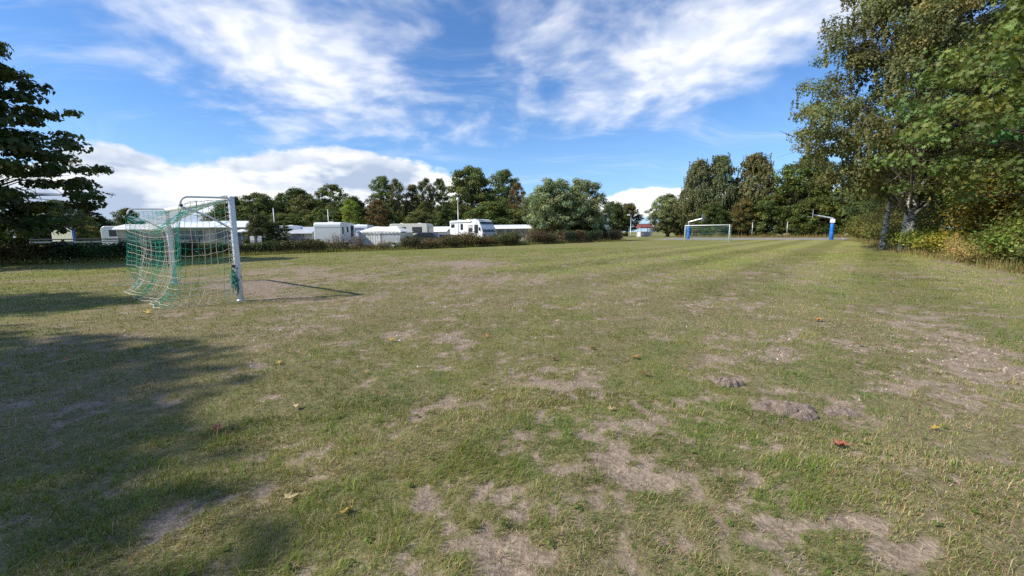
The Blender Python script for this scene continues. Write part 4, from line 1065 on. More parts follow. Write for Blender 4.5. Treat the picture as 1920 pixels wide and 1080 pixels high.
# ------------------------------------------------------------------ goals
def build_goal(name, loc, rz, label):
    """local frame: x along the goal line from one post to the other, y backwards, z up"""
    g = empty(name, loc, rz, label, 'goal', 'football goals')
    Wd, Hh = 5.0, 2.0
    for x in (0.0, Wd):
        mb = MB(); mb.tube([(x, 0, -.05), (x, 0, 1.0), (x, 0, Hh - .02), (x, 0, Hh)], [.048, .048, .048, .042], 16, True, 1.15)
        mb.build('post', M['post_alu'], g, True)
    mb = MB(); mb.tube([(.05, 0, Hh - .055), (Wd / 2, 0, Hh - .060), (Wd - .05, 0, Hh - .055)], .054, 14, True); mb.build('crossbar', M['white_paint'], g, True)
    for x in (0.0, Wd):
        pts = [(x, .04, Hh - .03), (x, .35, Hh - .035), (x, .66, Hh - .045)]
        for k in range(1, 9):
            a = k / 8 * R(118); pts.append((x, .66 + .125 * math.sin(a), Hh - .17 + .125 * math.cos(a)))
        pts += [(x, .40, 1.63), (x, .05, 1.40)]
        mb = MB(); mb.tube(pts, .019, 9, True); s_ = mb.build('net_support', M['white_paint'], g, True)
        mb = MB(); mb.tube([(x, .765, Hh - .18), (x, .795, Hh - .215)], .028, 10, True); mb.build('end_collar', M['black'], s_, True)
        mb = MB(); mb.lathe([(.075, -.01), (.075, .02), (.06, .035)], 14, (x, 0, -.005)); mb.build('ground_sleeve', M['steel'], g, True)
    rng = random.Random(4)
    GRN, CRM = (.04, .34, .23), (.60, .55, .43)
    GRN2, CRM2 = (.03, .36, .25), (.62, .60, .50)
    def prof(u):
        """net section behind the goal line at fraction u: list of (y, z) from crossbar to the ground"""
        sg = 4 * u * (1 - u)
        sag = .46 * sg ** .75
        bd = 1.0 - .36 * max(0, (u - .6) / .4) ** 1.3
        pts = [(.0, Hh - .07), (.30, Hh - .09 - sag * .45), (.60, Hh - .13 - sag * .85), (.78, Hh - .20 - sag), (.83 - .10 * sg, 1.45 - sag * .6), (.85 - .12 * sg, 1.0 - sag * .25), (.90 - .08 * sg, .55), ((.97 - .02 * sg) * (.4 + .6 * bd), .25), (1.08 * bd, .08), (1.22 * bd, .025)]
        return pts
    def samp(pts, f):
        n = len(pts) - 1; L = [0]
        for a, b in zip(pts, pts[1:]): L.append(L[-1] + math.dist(a, b))
        s_ = f * L[-1]
        for i in range(n):
            if s_ <= L[i + 1] + 1e-9:
                q = (s_ - L[i]) / (L[i + 1] - L[i] + 1e-9)
                return tuple(a + (b - a) * q for a, b in zip(pts[i], pts[i + 1]))
        return pts[-1]
    mb = MB(); RC = .0036
    NU, NS = 40, 25
    def jit(k=.010): return rng.uniform(-k, k)
    grid = []
    for i in range(NU + 1):
        u = i / NU; pr = prof(u)
        wav = .05 * math.sin(u * 21) + .03 * math.sin(u * 47)
        row = []
        for j in range(NS + 1):
            y, z = samp(pr, j / NS)
            lo = max(0, 1 - z / 1.2)
            row.append((u * Wd + jit(), y + wav * lo + jit(.008), max(.012, z + jit(.008))))
        grid.append(row)
    for j in range(1, NS + 1):
        c = (GRN, CRM, GRN2, GRN, CRM2)[j % 5] if j not in (NS,) else CRM2
        mb.tube([grid[i][j] for i in range(NU + 1)], RC * (1.6 if j == NS else 1), 4, False, col=c)
    for i in range(NU + 1):
        c = (GRN, GRN2, CRM, CRM2, CRM, GRN)[(i // 3) % 6]
        mb.tube([grid[i][j] for j in range(NS + 1)], RC, 4, False, col=c)
    back = mb.build('back_net', M['vcol'], g)
    for sx in (0, 1):
        mb = MB(); x0 = sx * Wd; out = (-1 if sx == 0 else 1)
        pr = prof(0.0)[3:]
        top = prof(0.0)[:4]
        nz, ny = 15, 9
        G = []
        for a in range(nz + 1):
            f = a / nz; row = []
            zb = samp(pr, f)
            for b in range(ny + 1):
                q = b / ny
                zp = (Hh - .08) * (1 - f) + .03 * f
                if a == 0:
                    yt, zt = samp(top, q)
                else: yt, zt = zb[0] * q, zp * (1 - q) + zb[1] * q
                zt -= .10 * math.sin(q * PI) * (1 - f) * (a > 0)
                flare = max(0, 1 - zt / .5) ** 2 * .16 * q
                row.append((x0 + out * (flare + .02) + jit(.012), yt + .03 + jit(.006), max(.012, zt + jit(.012))))
            G.append(row)
        for a in range(nz + 1):
            c = (CRM, GRN, CRM2, GRN2, CRM2, CRM, GRN)[a % 7] if a < 11 else CRM2
            mb.tube([p for p in G[a]], RC, 4, False, col=c)
        for b in range(ny + 1):
            c = (CRM, CRM2, GRN, CRM)[b % 4] if b < ny - 1 else GRN
            mb.tube([G[a][b] for a in range(nz + 1)], RC * (1.5 if b == 0 else 1), 4, False, col=c)
        # lashing of the net round the post
        pts = []
        for k in range(66):
            z = Hh - .1 - k * .027; w = k * 1.9
            pts.append((x0 + math.cos(w) * .075, math.sin(w) * .035 + .055, z))
        mb.tube(pts, RC * .9, 4, False, col=CRM2)
        mb.build('side_net', M['vcol'], g)
    return g
near_goal = build_goal('football_goal', (-5.316, 8.094, 0), math.atan2(.640, -.768), 'near white football goal with sagging green and cream net')
far_goal = copy_tree(near_goal)
far_goal.location = (25.32 - 5 * .768, 49.0 + 5 * .640, 0); far_goal.rotation_euler = (0, 0, math.atan2(-.640, .768))
far_goal['label'] = 'far white football goal before the ball court'
# bundle of spare net tied to the near post
mb = MB(); rb = random.Random(3)
for k in range(26):
    a = rb.uniform(0, 6.28); p0 = Vector((rb.gauss(.0, .035), .05 + rb.gauss(0, .03), .60 + rb.gauss(0, .06)))
    pts = [p0 + Vector((rb.gauss(0, .03), rb.gauss(0, .02), -q * .055 * rb.uniform(.5, 1.2))) for q in range(8 if k > 10 else 4)]
    mb.tube(pts, .006, 4, False, col=((.015, .10, .09) if k < 16 else (.03, .33, .24)))
o = mb.build('tied_net', M['vcol'], near_goal)
o['label'] = 'dark green bundle of spare net tied low on the post'
o.location = (.0, .03, -.05)
mb = MB(); mb.box(-.03, .03, .04, .09, .66, .71); mb.build('net_clip', M['black'], near_goal)

# ------------------------------------------------------------------ ball court
def hoop(loc, rz, label, box):
    h = empty('basketball_hoop', loc, rz, label, 'basketball hoop', 'basketball hoops')
    mb = MB(); mb.tube([(0, 0, -.05), (0, 0, 2.72)], .085, 12); mb.build('pole', M['steel'], h, True)
    mb = MB(); mb.lathe([(.20, .0), (.235, .04), (.235, 1.0), (.225, 1.02), (.235, 1.05), (.235, 2.02), (.19, 2.07)], 20); mb.build('padding', M['blue_pad'], h, True)
    mb = MB(); mb.tube([(-.08, 0, 2.70), (2.12, 0, 3.25)], .085, 8); mb.tube([(.0, 0, 2.2), (.0, 0, 2.78)], .10, 10); mb.build('arm', M['steel'], h)
    mb = MB(); mb.cbox(2.10, 2.15, -.9, .9, 2.82, 3.87, .015); b = mb.build('backboard', M['silver_paint'], h)
    mb = MB(); mb.box(2.151, 2.158, -.3, .3, 3.0, 3.04); mb.box(2.151, 2.158, -.3, .3, 3.41, 3.45); mb.box(2.151, 2.158, -.3, -.26, 3.04, 3.41); mb.box(2.151, 2.158, .26, .3, 3.04, 3.41)
    mb.build('target_square', M['sign_mark'], b)
    mb = MB(); mb.tube([(2.53 + .225 * math.cos(a), .225 * math.sin(a), 2.98) for a in [k * 2 * PI / 20 for k in range(21)]], .011, 6, False); mb.box(2.15, 2.31, -.05, .05, 2.96, 2.99)
    mb.build('rim', M['steel'], h)
    if box:
        mb = MB(); mb.cbox(-.26, .26, -.24, .24, 2.14, 2.62, .02); s_ = mb.build('sign_box', M['sign_white'], h)
        for yy, rot in ((-.245, 0),):
            mb = MB(); mb.box(-.15, .13, -.247, -.241, 2.44, 2.50); mb.box(-.15, -.09, -.247, -.241, 2.32, 2.44); mb.box(-.15, .06, -.247, -.241, 2.28, 2.33); mb.box(.05, .16, -.247, -.241, 2.24, 2.30)
            mb.build('printed_mark', M['sign_mark'], s_)
            mb = MB(); mb.box(-.24, .24, -.247, -.241, 2.165, 2.19); mb.build('printed_band', M['sign_red'], s_)
    return h
ca = math.atan2(-.58, .81)
hoop((28.7, 68.4, .012), ca, 'blue padded basketball hoop standing behind the far goal', False)
hoop((41.25, 54.3, .012), ca + PI, 'blue padded basketball hoop with a white box at the right end', True)
for (x, y, l) in ((45.1, 79.0, 'left of the two grey posts behind the ball court'), (49.4, 75.6, 'right of the two grey posts behind the ball court')):
    e = empty('metal_post', (x, y, 0), 0, l, 'post', 'posts behind the ball court')
    mb = MB(); mb.tube([(0, 0, -.1), (0, 0, 2.78)], .06, 10); mb.build('shaft', M['steel'], e, True)
    mb = MB(); mb.lathe([(.07, 2.76), (.07, 2.80), (.03, 2.83)], 10); mb.build('cap', M['steel'], e, True)

# ------------------------------------------------------------------ street lamp, shelter, small things beyond the field
e = empty('street_lamp', (23.5, 83.2, 0), 0, 'grey street lamp with white head left of the shelter', 'street lamp')
mb = MB(); mb.tube([(0, 0, -.1), (0, 0, 1.05), (0, 0, 1.1), (0, 0, 4.5)], [.09, .09, .055, .05], 12); mb.build('pole', M['steel'], e, True)
mb = MB(); mb.tube([(.02, 0, 4.46), (-.2, 0, 4.5)], .035, 8); mb.build('bracket', M['steel'], e, True)
mb = MB(); mb.cbox(-.72, -.16, -.16, .16, 4.40, 4.60, .05); mb.build('lamp_head', M['lamp_glow'], e)

e = empty('garden_shelter', (31.0, 98.5, 0), R(12), 'small white open shelter with a red shingle roof', 'shelter')
for (x, y) in ((-1.35, -.8), (1.35, -.8), (-1.35, .8), (1.35, .8), (-.45, .8)):
    mb = MB(); mb.box(x - .07, x + .07, y - .07, y + .07, -.05, 2.15); mb.build('post', M['hut_white'], e)
mb = MB(); mb.box(-1.28, 1.28, .75, .83, .15, 1.25); mb.build('back_panel', M['hut_white'], e)
for k in range(4):
    mb = MB(); mb.box(-1.28, 1.28, .70, .748, .2 + k * .26, .42 + k * .26); mb.build('plank', M['hut_white'], e)
mb = MB(); mb.box(1.3, 1.38, -.7, .7, .15, 1.25); mb.build('side_panel', M['hut_white'], e)
mb = MB(); mb.box(-1.28, -.9, -.72, .7, .15, 1.2); mb.build('counter', M['hut_white'], e)
mb = MB(); mb.box(-1.1, 1.0, .25, .68, .40, .46); b_ = mb.build('bench', M['hut_white'], e)
for x in (-.9, .8):
    mb = MB(); mb.box(x - .04, x + .04, .3, .62, 0, .40); mb.build('leg', M['hut_white'], b_)
mb = MB(); mb.box(-1.5, 1.5, -.92, .92, -.03, .06); mb.build('floor_slab', M['stone'], e)
mb = MB(); mb.prism([(-1.05, 2.12), (1.05, 2.12), (1.05, 2.2), (0, 3.02), (-1.05, 2.2)], -1.62, 1.62, 0); rf = mb.build('roof', M['roof_red'], e); rf.rotation_euler = (0, 0, R(90))
for sd in (-1, 1):        # shingle courses
    for k in range(6):
        mb = MB(); f0, f1 = k / 6, (k + 1) / 6 + .03
        y0, z0 = 1.10 * (1 - f0), 2.2 + .82 * f0; y1, z1 = 1.10 * (1 - f1), 2.2 + .82 * f1
        mb.add([(-1.68, sd * y0, z0 + .05), (1.68, sd * y0, z0 + .05), (1.68, sd * y1, z1 + .03), (-1.68, sd * y1, z1 + .03), (-1.68, sd * y0, z0 + .02), (1.68, sd * y0, z0 + .02), (1.68, sd * y1, z1 + .005), (-1.68, sd * y1, z1 + .005)],
               [(0, 1, 2, 3), (7, 6, 5, 4), (0, 4, 5, 1), (1, 5, 6, 2), (2, 6, 7, 3), (3, 7, 4, 0)])
        s_ = mb.build('shingle_course', M['roof_red'], e)
mb = MB(); mb.box(-1.55, 1.55, -1.0, -.94, 2.0, 2.16); mb.build('fascia', M['hut_white'], e)
e = empty('towel', (32.6, 98.0, 0), 0, 'white towel hung on the right side of the shelter', 'towel')
mb = MB(); mb.add([(-.18, 0, 1.5), (.18, .02, 1.5), (.2, -.06, 1.0), (.16, .04, .62), (-.2, .05, .6), (-.17, -.05, 1.05)], [(0, 1, 2, 5), (5, 2, 3, 4)]); mb.build('cloth', M['cloth_white'], e)

e = empty('garden_figure', (25.6, 99, 0), 0, 'small white-headed garden ornament on a stone left of the lamp', 'ornament')
mb = MB(); mb.lathe([(.30, -.02), (.36, .12), (.33, .30), (.26, .38)], 10); mb.build('stone_base', M['stone'], e, True)
mb = MB(); mb.lathe([(.10, .37), (.07, .6), (.08, .75)], 10); mb.build('stem', M['wood_grey'], e, True)
mb = MB(); mb.lathe([(.06, .74), (.17, .84), (.20, .98), (.14, 1.12), (.04, 1.18)], 12); mb.build('head', M['cloth_white'], e, True)
e = empty('utility_cabinet', (10.9, 60.0, 0), .2, 'small grey utility cabinet right of the willow trunks', 'cabinet')
mb = MB(); mb.cbox(-.22, .22, -.16, .16, -.02, 1.18, .02); mb.build('body', M['rail_pale'], e)
mb = MB(); mb.cbox(-.25, .25, -.19, .19, 1.18, 1.24, .015); mb.build('lid', M['steel'], e)
mb = MB(); mb.box(-.18, .18, -.168, -.162, .2, 1.1); mb.build('door', M['rail_pale'], e)
e = empty('mesh_fence', (4.4, 62, 0), 0, 'low dark green mesh fence between long awning and willows', 'fence')
for k in range(5):
    mb = MB(); mb.tube([(-2 + k * 1.0, 0, -.05), (-2 + k * 1.0, 0, 1.35)], .03, 6); mb.build('post', M['canvas_dark'], e)
for k in range(5):
    mb = MB(); z = .15 + k * .28; mb.tube([(-2, -.03, z), (2, -.03, z)], .012, 4); mb.build('wire', M['canvas_dark'], e)

# ------------------------------------------------------------------ camp
def slab(parent, name, material, face, u0, u1, z0, z1, at, th=.02):
    """thin plate on a wall: face '-y','+y','-x','+x' ; u along the wall, `at` = wall plane"""
    mb = MB(); s = -1 if face[0] == '-' else 1
    a, b = (at, at + s * th) if s > 0 else (at - th, at)
    if face[1] == 'y': mb.cbox(u0, u1, a, b, z0, z1, min(.008, th * .4))
    else: mb.cbox(a, b, u0, u1, z0, z1, min(.008, th * .4))
    return mb.build(name, material, parent)
def window(parent, face, u0, u1, z0, z1, at, frame=None, glass=None, blind=None):
    w = slab(parent, 'window', frame or M['rubber'], face, u0 - .03, u1 + .03, z0 - .03, z1 + .03, at, .018)
    s = -1 if face[0] == '-' else 1
    slab(w, 'pane', glass or M['glass'], face, u0, u1, z0, z1, at + s * .018, .012)
    if blind: slab(w, 'blind', blind, face, u0 + .02, u1 - .02, z1 - (z1 - z0) * .4, z1 - .02, at + s * .030, .004)
    return w
def rprof(x0, x1, z0, z1, rs, n=5):
    """rounded rectangle profile; rs radii bl, br, tr, tl"""
    out = []
    for (cx, cz, r, a0) in ((x0 + rs[0], z0 + rs[0], rs[0], PI), (x1 - rs[1], z0 + rs[1], rs[1], 1.5 * PI), (x1 - rs[2], z1 - rs[2], rs[2], 0), (x0 + rs[3], z1 - rs[3], rs[3], .5 * PI)):
        for k in range(n + 1):
            a = a0 + k / n * PI / 2; out.append((cx + r * math.cos(a), cz + r * math.sin(a)))
    return out
def wheel(parent, x, y, r=.32, w=.2):
    mb = MB(); mb.wheel(x, y, r, r, w); wh = mb.build('wheel', M['rubber'], parent)
    mb = MB(); mb.wheel(x, y, r, r * .58, w + .03, 14); mb.build('rim', M['rim'], wh)
    return wh
def caravan(loc, rz, label, L=5.0, Wd=2.3, H=2.55, body='body_white', group='caravans', stripe=None, door=None, wins=(), ends=()):
    e = empty('caravan', loc, rz, label, 'caravan', group)
    mb = MB(); mb.prism(rprof(-L / 2, L / 2, .42, H, (.12, .12, .32, .32)), -Wd / 2, Wd / 2, .07); mb.build('body', M[body], e, False)
    mb = MB(); mb.box(-L / 2 + .2, L / 2 - .2, -Wd / 2 + .12, Wd / 2 - .12, .30, .42); mb.build('chassis', M['rubber'], e)
    mb = MB(); mb.tube([(L / 2 - .1, -.35, .40), (L / 2 + 1.0, 0, .42)], .035, 6); mb.tube([(L / 2 - .1, .35, .40), (L / 2 + 1.0, 0, .42)], .035, 6); mb.tube([(L / 2 + .95, 0, 0), (L / 2 + .95, 0, .5)], .03, 6); mb.build('drawbar', M['steel'], e)
    for y in (-Wd / 2 + .1, Wd / 2 - .1): wheel(e, -.2, y)
    for x in (-L * .22, L * .25):
        mb = MB(); mb.cbox(x - .2, x + .2, -.2, .2, H - .005, H + .09, .03); mb.build('roof_vent', M[body], e)
    for f in ('-y', '+y'):
        at = -Wd / 2 if f == '-y' else Wd / 2
        slab(e, 'trim', M['grey_paint'], f, -L / 2 + .25, L / 2 - .25, .98, 1.02, at, .012)
        for (u0, u1, z0, z1) in wins: window(e, f, u0, u1, z0, z1, at)
    if door:
        d = slab(e, 'door', M[body], '-y', door[0], door[1], .50, H - .35, -Wd / 2, .025)
        slab(d, 'frame', M['grey_paint'], '-y', door[0] - .03, door[0], .50, H - .35, -Wd / 2, .03)
        slab(d, 'pane', M['glass'], '-y', door[0] + .15, door[1] - .15, 1.45, H - .55, -Wd / 2 - .025, .01)
        slab(d, 'handle', M['black'], '-y', door[0] + .06, door[0] + .12, 1.15, 1.28, -Wd / 2 - .025, .02)
    for (f, u0, u1, z0, z1) in ends: window(e, f, u0, u1, z0, z1, -L / 2 if f == '-x' else L / 2, None, M['pvc'])
    return e
# white caravan, blank end towards the field (local -x looks to the camera, +... local -y is the door side, to the right)
c = caravan((-17.75, 42.6, 0), R(97), 'white caravan with blank rounded end facing the field', L=5.2, Wd=2.5, H=2.42, door=None, wins=(), ends=())
yR = -1.25
for (u0, u1, z0, z1) in ((-2.25, -1.85, 1.35, 1.95), (-.55, -.1, 1.5, 1.98)): window(c, '-y', u0, u1, z0, z1, yR)
d = slab(c, 'door', M['body_white'], '-y', -1.55, -.85, .52, 2.1, yR, .03); slab(d, 'handle', M['black'], '-y', -1.48, -1.40, 1.15, 1.3, yR - .03, .02)
slab(d, 'frame', M['grey_paint'], '-y', -.85, -.81, .5, 2.14, yR, .035)
window(c, '-y', 1.0, 2.1, 1.1, 2.15, yR)
slab(c, 'end_seam', M['rail_pale'], '-x', -1.12, 1.12, 1.93, 1.95, -2.6, .012)
slab(c, 'printed_mark', M['grey_paint'], '-x', -1.0, -.75, 2.06, 2.10, -2.53, .03)
mb = MB(); mb.cbox(.2, .35, -1.33, -1.25, .55, .75, .02); mb.build('service_hatch', M['black'], c)

# motorhome
e = empty('motorhome', (-4.9, 53.2, 0), math.atan2(-.72, .69), 'white motorhome with grey cab and large windscreen', 'motorhome')
pr = [(-3.35, .45), (2.3, .45), (3.05, .50), (3.28, .75), (3.25, 1.25), (2.98, 1.95), (2.62, 2.55), (2.35, 2.78), (1.9, 2.88), (-3.1, 2.88), (-3.30, 2.80), (-3.38, 2.6)]
mb = MB(); mb.prism(pr, -1.1, 1.1, .09); mb.build('body', M['body_white'], e)
mb = MB(); mb.prism([(2.05, 2.80), (2.62, 2.60), (2.42, 2.80), (2.0, 2.93), (1.0, 2.95), (.9, 2.86)], -1.04, 1.04, .05); mb.build('cab_roof', M['silver_paint'], e)
# windscreen plate follows the sloped front
def plate(parent, name, material, A, B, y0, y1, off):
    A = Vector((A[0], 0, A[1])); B = Vector((B[0], 0, B[1])); n = (B - A).cross(Vector((0, 1, 0))).normalized()
    if n.x < 0: n = -n
    mb = MB(); P = []
    for o_ in (off, off + .02):
        for (q, y) in ((A, y0), (A, y1), (B, y1), (B, y0)): w = q + n * o_; P.append((w.x, y, w.z))
    mb.add(P, [(0, 1, 2, 3), (7, 6, 5, 4), (0, 4, 5, 1), (1, 5, 6, 2), (2, 6, 7, 3), (3, 7, 4, 0)]); return mb.build(name, material, parent)
ws = plate(e, 'windscreen', M['glass_blue'], (3.22, 1.36), (2.66, 2.46), -.98, .98, .006)
plate(ws, 'frame', M['black'], (2.70, 2.44), (2.60, 2.58), -1.0, 1.0, .008)
plate(e, 'front_panel', M['silver_paint'], (3.29, .80), (3.25, 1.30), -.98, .98, .006)
plate(e, 'bumper', M['grey_paint'], (3.20, .48), (3.29, .78), -1.02, 1.02, .03)
for y in (-.8, .8): plate(e, 'headlight', M['glass_blue'], (3.288, .86), (3.27, 1.06), y - .16, y + .16, .03)
for y in (-.5, 0, .5): plate(e, 'wiper', M['black'], (3.20, 1.40), (3.05, 1.70), y - .02, y + .02, .03)
for (u0, u1, z0, z1) in ((-3.0, -2.3, 2.0, 2.4), (-1.0, -.55, 1.7, 2.4), (.6, 1.35, 1.45, 2.2)): window(e, '-y', u0, u1, z0, z1, -1.1, blind=(M['canvas_beige'] if u0 > 0 else None))
window(e, '-y', 1.75, 2.45, 1.3, 2.25, -1.1)
d = slab(e, 'door', M['body_white'], '-y', -.45, .25, .6, 2.45, -1.1, .025); slab(d, 'handle', M['black'], '-y', .1, .18, 1.3, 1.42, -1.125, .02); slab(d, 'seam', M['grey_paint'], '-y', -.48, -.45, .6, 2.45, -1.1, .03)
slab(e, 'service_hatch', M['rail_pale'], '-y', -.95, -.5, .75, 1.1, -1.1, .015)
slab(e, 'skirt', M['rail_pale'], '-y', -3.2, 2.2, .46, .72, -1.1, .012)
mb = MB(); mb.cbox(-3.2, 1.2, -1.24, -1.1, 2.62, 2.80, .03); mb.build('rolled_awning', M['body_white'], e)
for x in (-2.4, -.6, .7):
    mb = MB(); mb.cbox(x - .25, x + .25, -.3, .3, 2.88, 3.0, .03); mb.build('roof_vent', M['body_white'], e)
for x in (-1.9, 2.15):
    for y in (-.98, .98): wheel(e, x, y, .34, .22)
for y in (-1.18, 1.18):
    mb = MB(); mb.cbox(2.75, 2.86, y - .1, y + .1, 1.55, 1.95, .02); mb.tube([(2.6, y * .92, 2.0), (2.8, y, 1.95)], .02, 6); mb.build('mirror', M['black'], e)

# cream caravan behind the frame tent
caravan((-11.7, 49.6, 0), R(172), 'cream caravan standing behind the white frame tent', L=4.6, Wd=2.2, H=2.42, body='body_cream', wins=((-1.6, -.5, 1.4, 2.0), (.3, 1.3, 1.4, 2.0)), ends=(('-x', -.75, .75, 1.35, 1.95),))
# further caravans
caravan((-18.0, 50.5, 0), R(100), 'white caravan right behind the blank-ended one', L=4.8, Wd=2.3, H=2.35, wins=((-1.4, -.4, 1.4, 1.9),), ends=(('-x', -.7, .7, 1.4, 1.9),))
caravan((-25.4, 46.5, 0), R(15), 'white caravan half hidden by the dense round bush', L=4.4, Wd=2.2, H=2.25, wins=((-1.5, -.4, 1.35, 1.9), (.4, 1.4, 1.35, 1.9)))
caravan((-33.2, 37.5, 0), R(20), 'small white caravan beside the curved awning roof', L=4.2, Wd=2.2, H=2.15, wins=((-1.5, -.5, 1.3, 1.8), (.2, 1.2, 1.3, 1.8)))

def roofed_awning(loc, rz, label, L, D, Hf, Hb, wall, roof, wins, group='awnings', name='awning', over=.35, curve=.12):
    """caravan awning: front wall at local -y, roof falling to the front and curved down at the eave"""
    e = empty(name, loc, rz, label, 'awning', group)
    pr = []
    for k in range(9):
        f = k / 8; y = -D / 2 - over + f * (D + over * 2); z = Hf + (Hb - Hf) * min(1, f * 1.25) ** .8 - (curve * max(0, 1 - f / .14) ** 2) - curve * 1.6 * max(0, (f - .86) / .14) ** 2
        pr.append((y, z))
    lo = [(y, z - .05) for y, z in reversed(pr)]
    mb = MB(); P = [(y, z) for y, z in pr + lo]
    m2 = MB(); m2.prism(P, -L / 2 - .2, L / 2 + .2, 0)
    m2.v = [(y, x, z) for x, y, z in m2.v]; m2.f = [tuple(reversed(f)) for f in m2.f]
    m2.build('roof', M[roof], e)
    mb = MB(); mb.box(-L / 2, L / 2, -D / 2, -D / 2 + .04, 0, Hf - .04); mb.build('front_wall', M[wall], e)
    zb = Hf + (Hb - Hf) * .75
    for x in (-L / 2, L / 2 - .04):
        mb = MB(); mb.add([(x, -D / 2 + .045, 0), (x, D / 2, 0), (x, D / 2, zb), (x, -D / 2 + .045, Hf - .06), (x + .04, -D / 2 + .045, 0), (x + .04, D / 2, 0), (x + .04, D / 2, zb), (x + .04, -D / 2 + .045, Hf - .06)],
                          [(3, 2, 1, 0), (4, 5, 6, 7), (0, 1, 5, 4), (1, 2, 6, 5), (2, 3, 7, 6), (3, 0, 4, 7)]); mb.build('side_wall', M[wall], e)
    for (u0, u1, z0, z1) in wins: window(e, '-y', u0, u1, z0, z1, -D / 2, M['canvas_grey'], M['pvc'])
    slab(e, 'skirt', M['canvas_grey'], '-y', -L / 2, L / 2, .02, .28, -D / 2, .012)
    for k in range(4):
        x = -L / 2 + L * k / 3; mb = MB(); mb.tube([(x, -D / 2 - .03, 0), (x, -D / 2 - .03, Hf - .06)], .022, 6); mb.build('pole', M['tent_pole'], e)
    return e
roofed_awning((-24.4, 35.0, 0), R(14), 'long awning with curved white roof right behind the near goal', 6.0, 2.6, 2.05, 2.50, 'canvas_beige', 'body_white', ((.35, 2.5, .95, 1.65), (-2.6, -.4, .95, 1.65)))
roofed_awning((-30.2, 36.4, 0), R(22), 'awning with sloping pale roof seen through the goal net', 5.0, 2.4, 1.95, 2.30, 'canvas_beige', 'canvas_white', ((-1.9, -.5, .9, 1.6), (.5, 1.9, .9, 1.6)))
roofed_awning((.35, 61.0, 0), R(-6), 'long white-roofed awning right of the motorhome', 5.6, 2.8, 2.0, 2.45, 'canvas_beige', 'body_white', ((-2.3, -1.3, 1.1, 1.7), (.3, 1.6, .7, 1.75), (-1.0, -.1, 1.0, 1.7)))
roofed_awning((-10.4, 59.5, 0), R(-20), 'white roofed awning left of the motorhome', 4.4, 2.8, 1.65, 2.25, 'hut_white', 'canvas_white', ((-1.2, -.7, .9, 1.4), (.3, .8, .9, 1.4)))
roofed_awning((-22.9, 46.6, 0), R(-8), 'grey awning tent left of the blank-ended caravan', 3.6, 2.6, 1.55, 2.15, 'canvas_beige', 'canvas_grey', ((-.6, .9, .75, 1.35),))

# white frame tent with striped wall
e = empty('frame_tent', (-13.3, 44.8, 0), R(-10), 'white ridge-roofed frame tent with grey seams', 'tent', 'awnings')
L, D, Hw, Hr = 4.6, 3.0, 1.52, 2.08
mb = MB(); a_, b_, z_ = L / 2 + .12, D / 2 + .12, Hw - .02
mb.add([(-a_, -b_, z_), (0, -b_ + .03, z_ + .03), (a_, -b_, z_), (a_, b_, z_), (-a_, b_, z_), (-L * .27, 0, Hr), (0, 0, Hr - .06), (L * .27, 0, Hr)],
       [(0, 1, 6, 5), (1, 2, 7, 6), (2, 3, 7), (3, 4, 5, 6, 7), (4, 0, 5), (0, 4, 3, 2, 1)]); mb.build('roof', M['canvas_white'], e)
for k in range(12):      # scalloped valance under the eave
    x0 = -a_ + 2 * a_ * k / 12; x1 = -a_ + 2 * a_ * (k + 1) / 12; mb = MB()
    mb.add([(x0, -b_ - .01, z_), (x1, -b_ - .01, z_), (x1 - .03, -b_ - .012, z_ - .10), ((x0 + x1) / 2, -b_ - .012, z_ - .15), (x0 + .03, -b_ - .012, z_ - .10)], [(0, 4, 3, 2, 1)]); mb.build('valance', M['canvas_white'], e)
def wallpoly(parent, name, material, pts, y, th=.03):
    mb = MB(); mb.prism(pts, y, y + th, 0); return mb.build(name, material, parent)
wallpoly(e, 'front_wall', M['canvas_white'], [(-L / 2, 0), (.1, 0), (.1, Hw - .03), (-L / 2, Hw - .03)], -D / 2)
wallpoly(e, 'front_flap', M['canvas_grey'], [(.13, 0), (L / 2, 0), (L / 2, Hw - .03), (.13, Hw - .03)], -D / 2 - .004)
mb = MB(); mb.box(-L / 2, -L / 2 + .03, -D / 2 + .04, D / 2, 0, Hw - .12); mb.build('side_wall', M['canvas_white'], e)
mb = MB(); mb.box(L / 2 - .03, L / 2, -D / 2 + .04, D / 2, 0, Hw - .12); mb.build('side_wall', M['canvas_white'], e)
for k in range(8):
    x = -L / 2 + .18 + k * .27; slab(e, 'seam', M['stripe_grey'], '-y', x, x + .025, .03, Hw - .12, -D / 2, .012)
slab(e, 'mud_flap', M['canvas_grey'], '-y', -L / 2, L / 2, .0, .14, -D / 2 - .005, .014)
for x in (-L / 2, 0.11, L / 2):
    mb = MB(); mb.tube([(x, -D / 2 - .06, 0), (x, -D / 2 - .06, Hw)], .02, 6); mb.build('pole', M['tent_pole'], e)
for x in (-L / 2, L / 2):
    mb = MB(); mb.tube([(x, -D / 2 - .1, Hw), (x * 1.15, -D / 2 - 1.0, .02)], .006, 4); mb.build('guy_rope', M['rail_pale'], e)

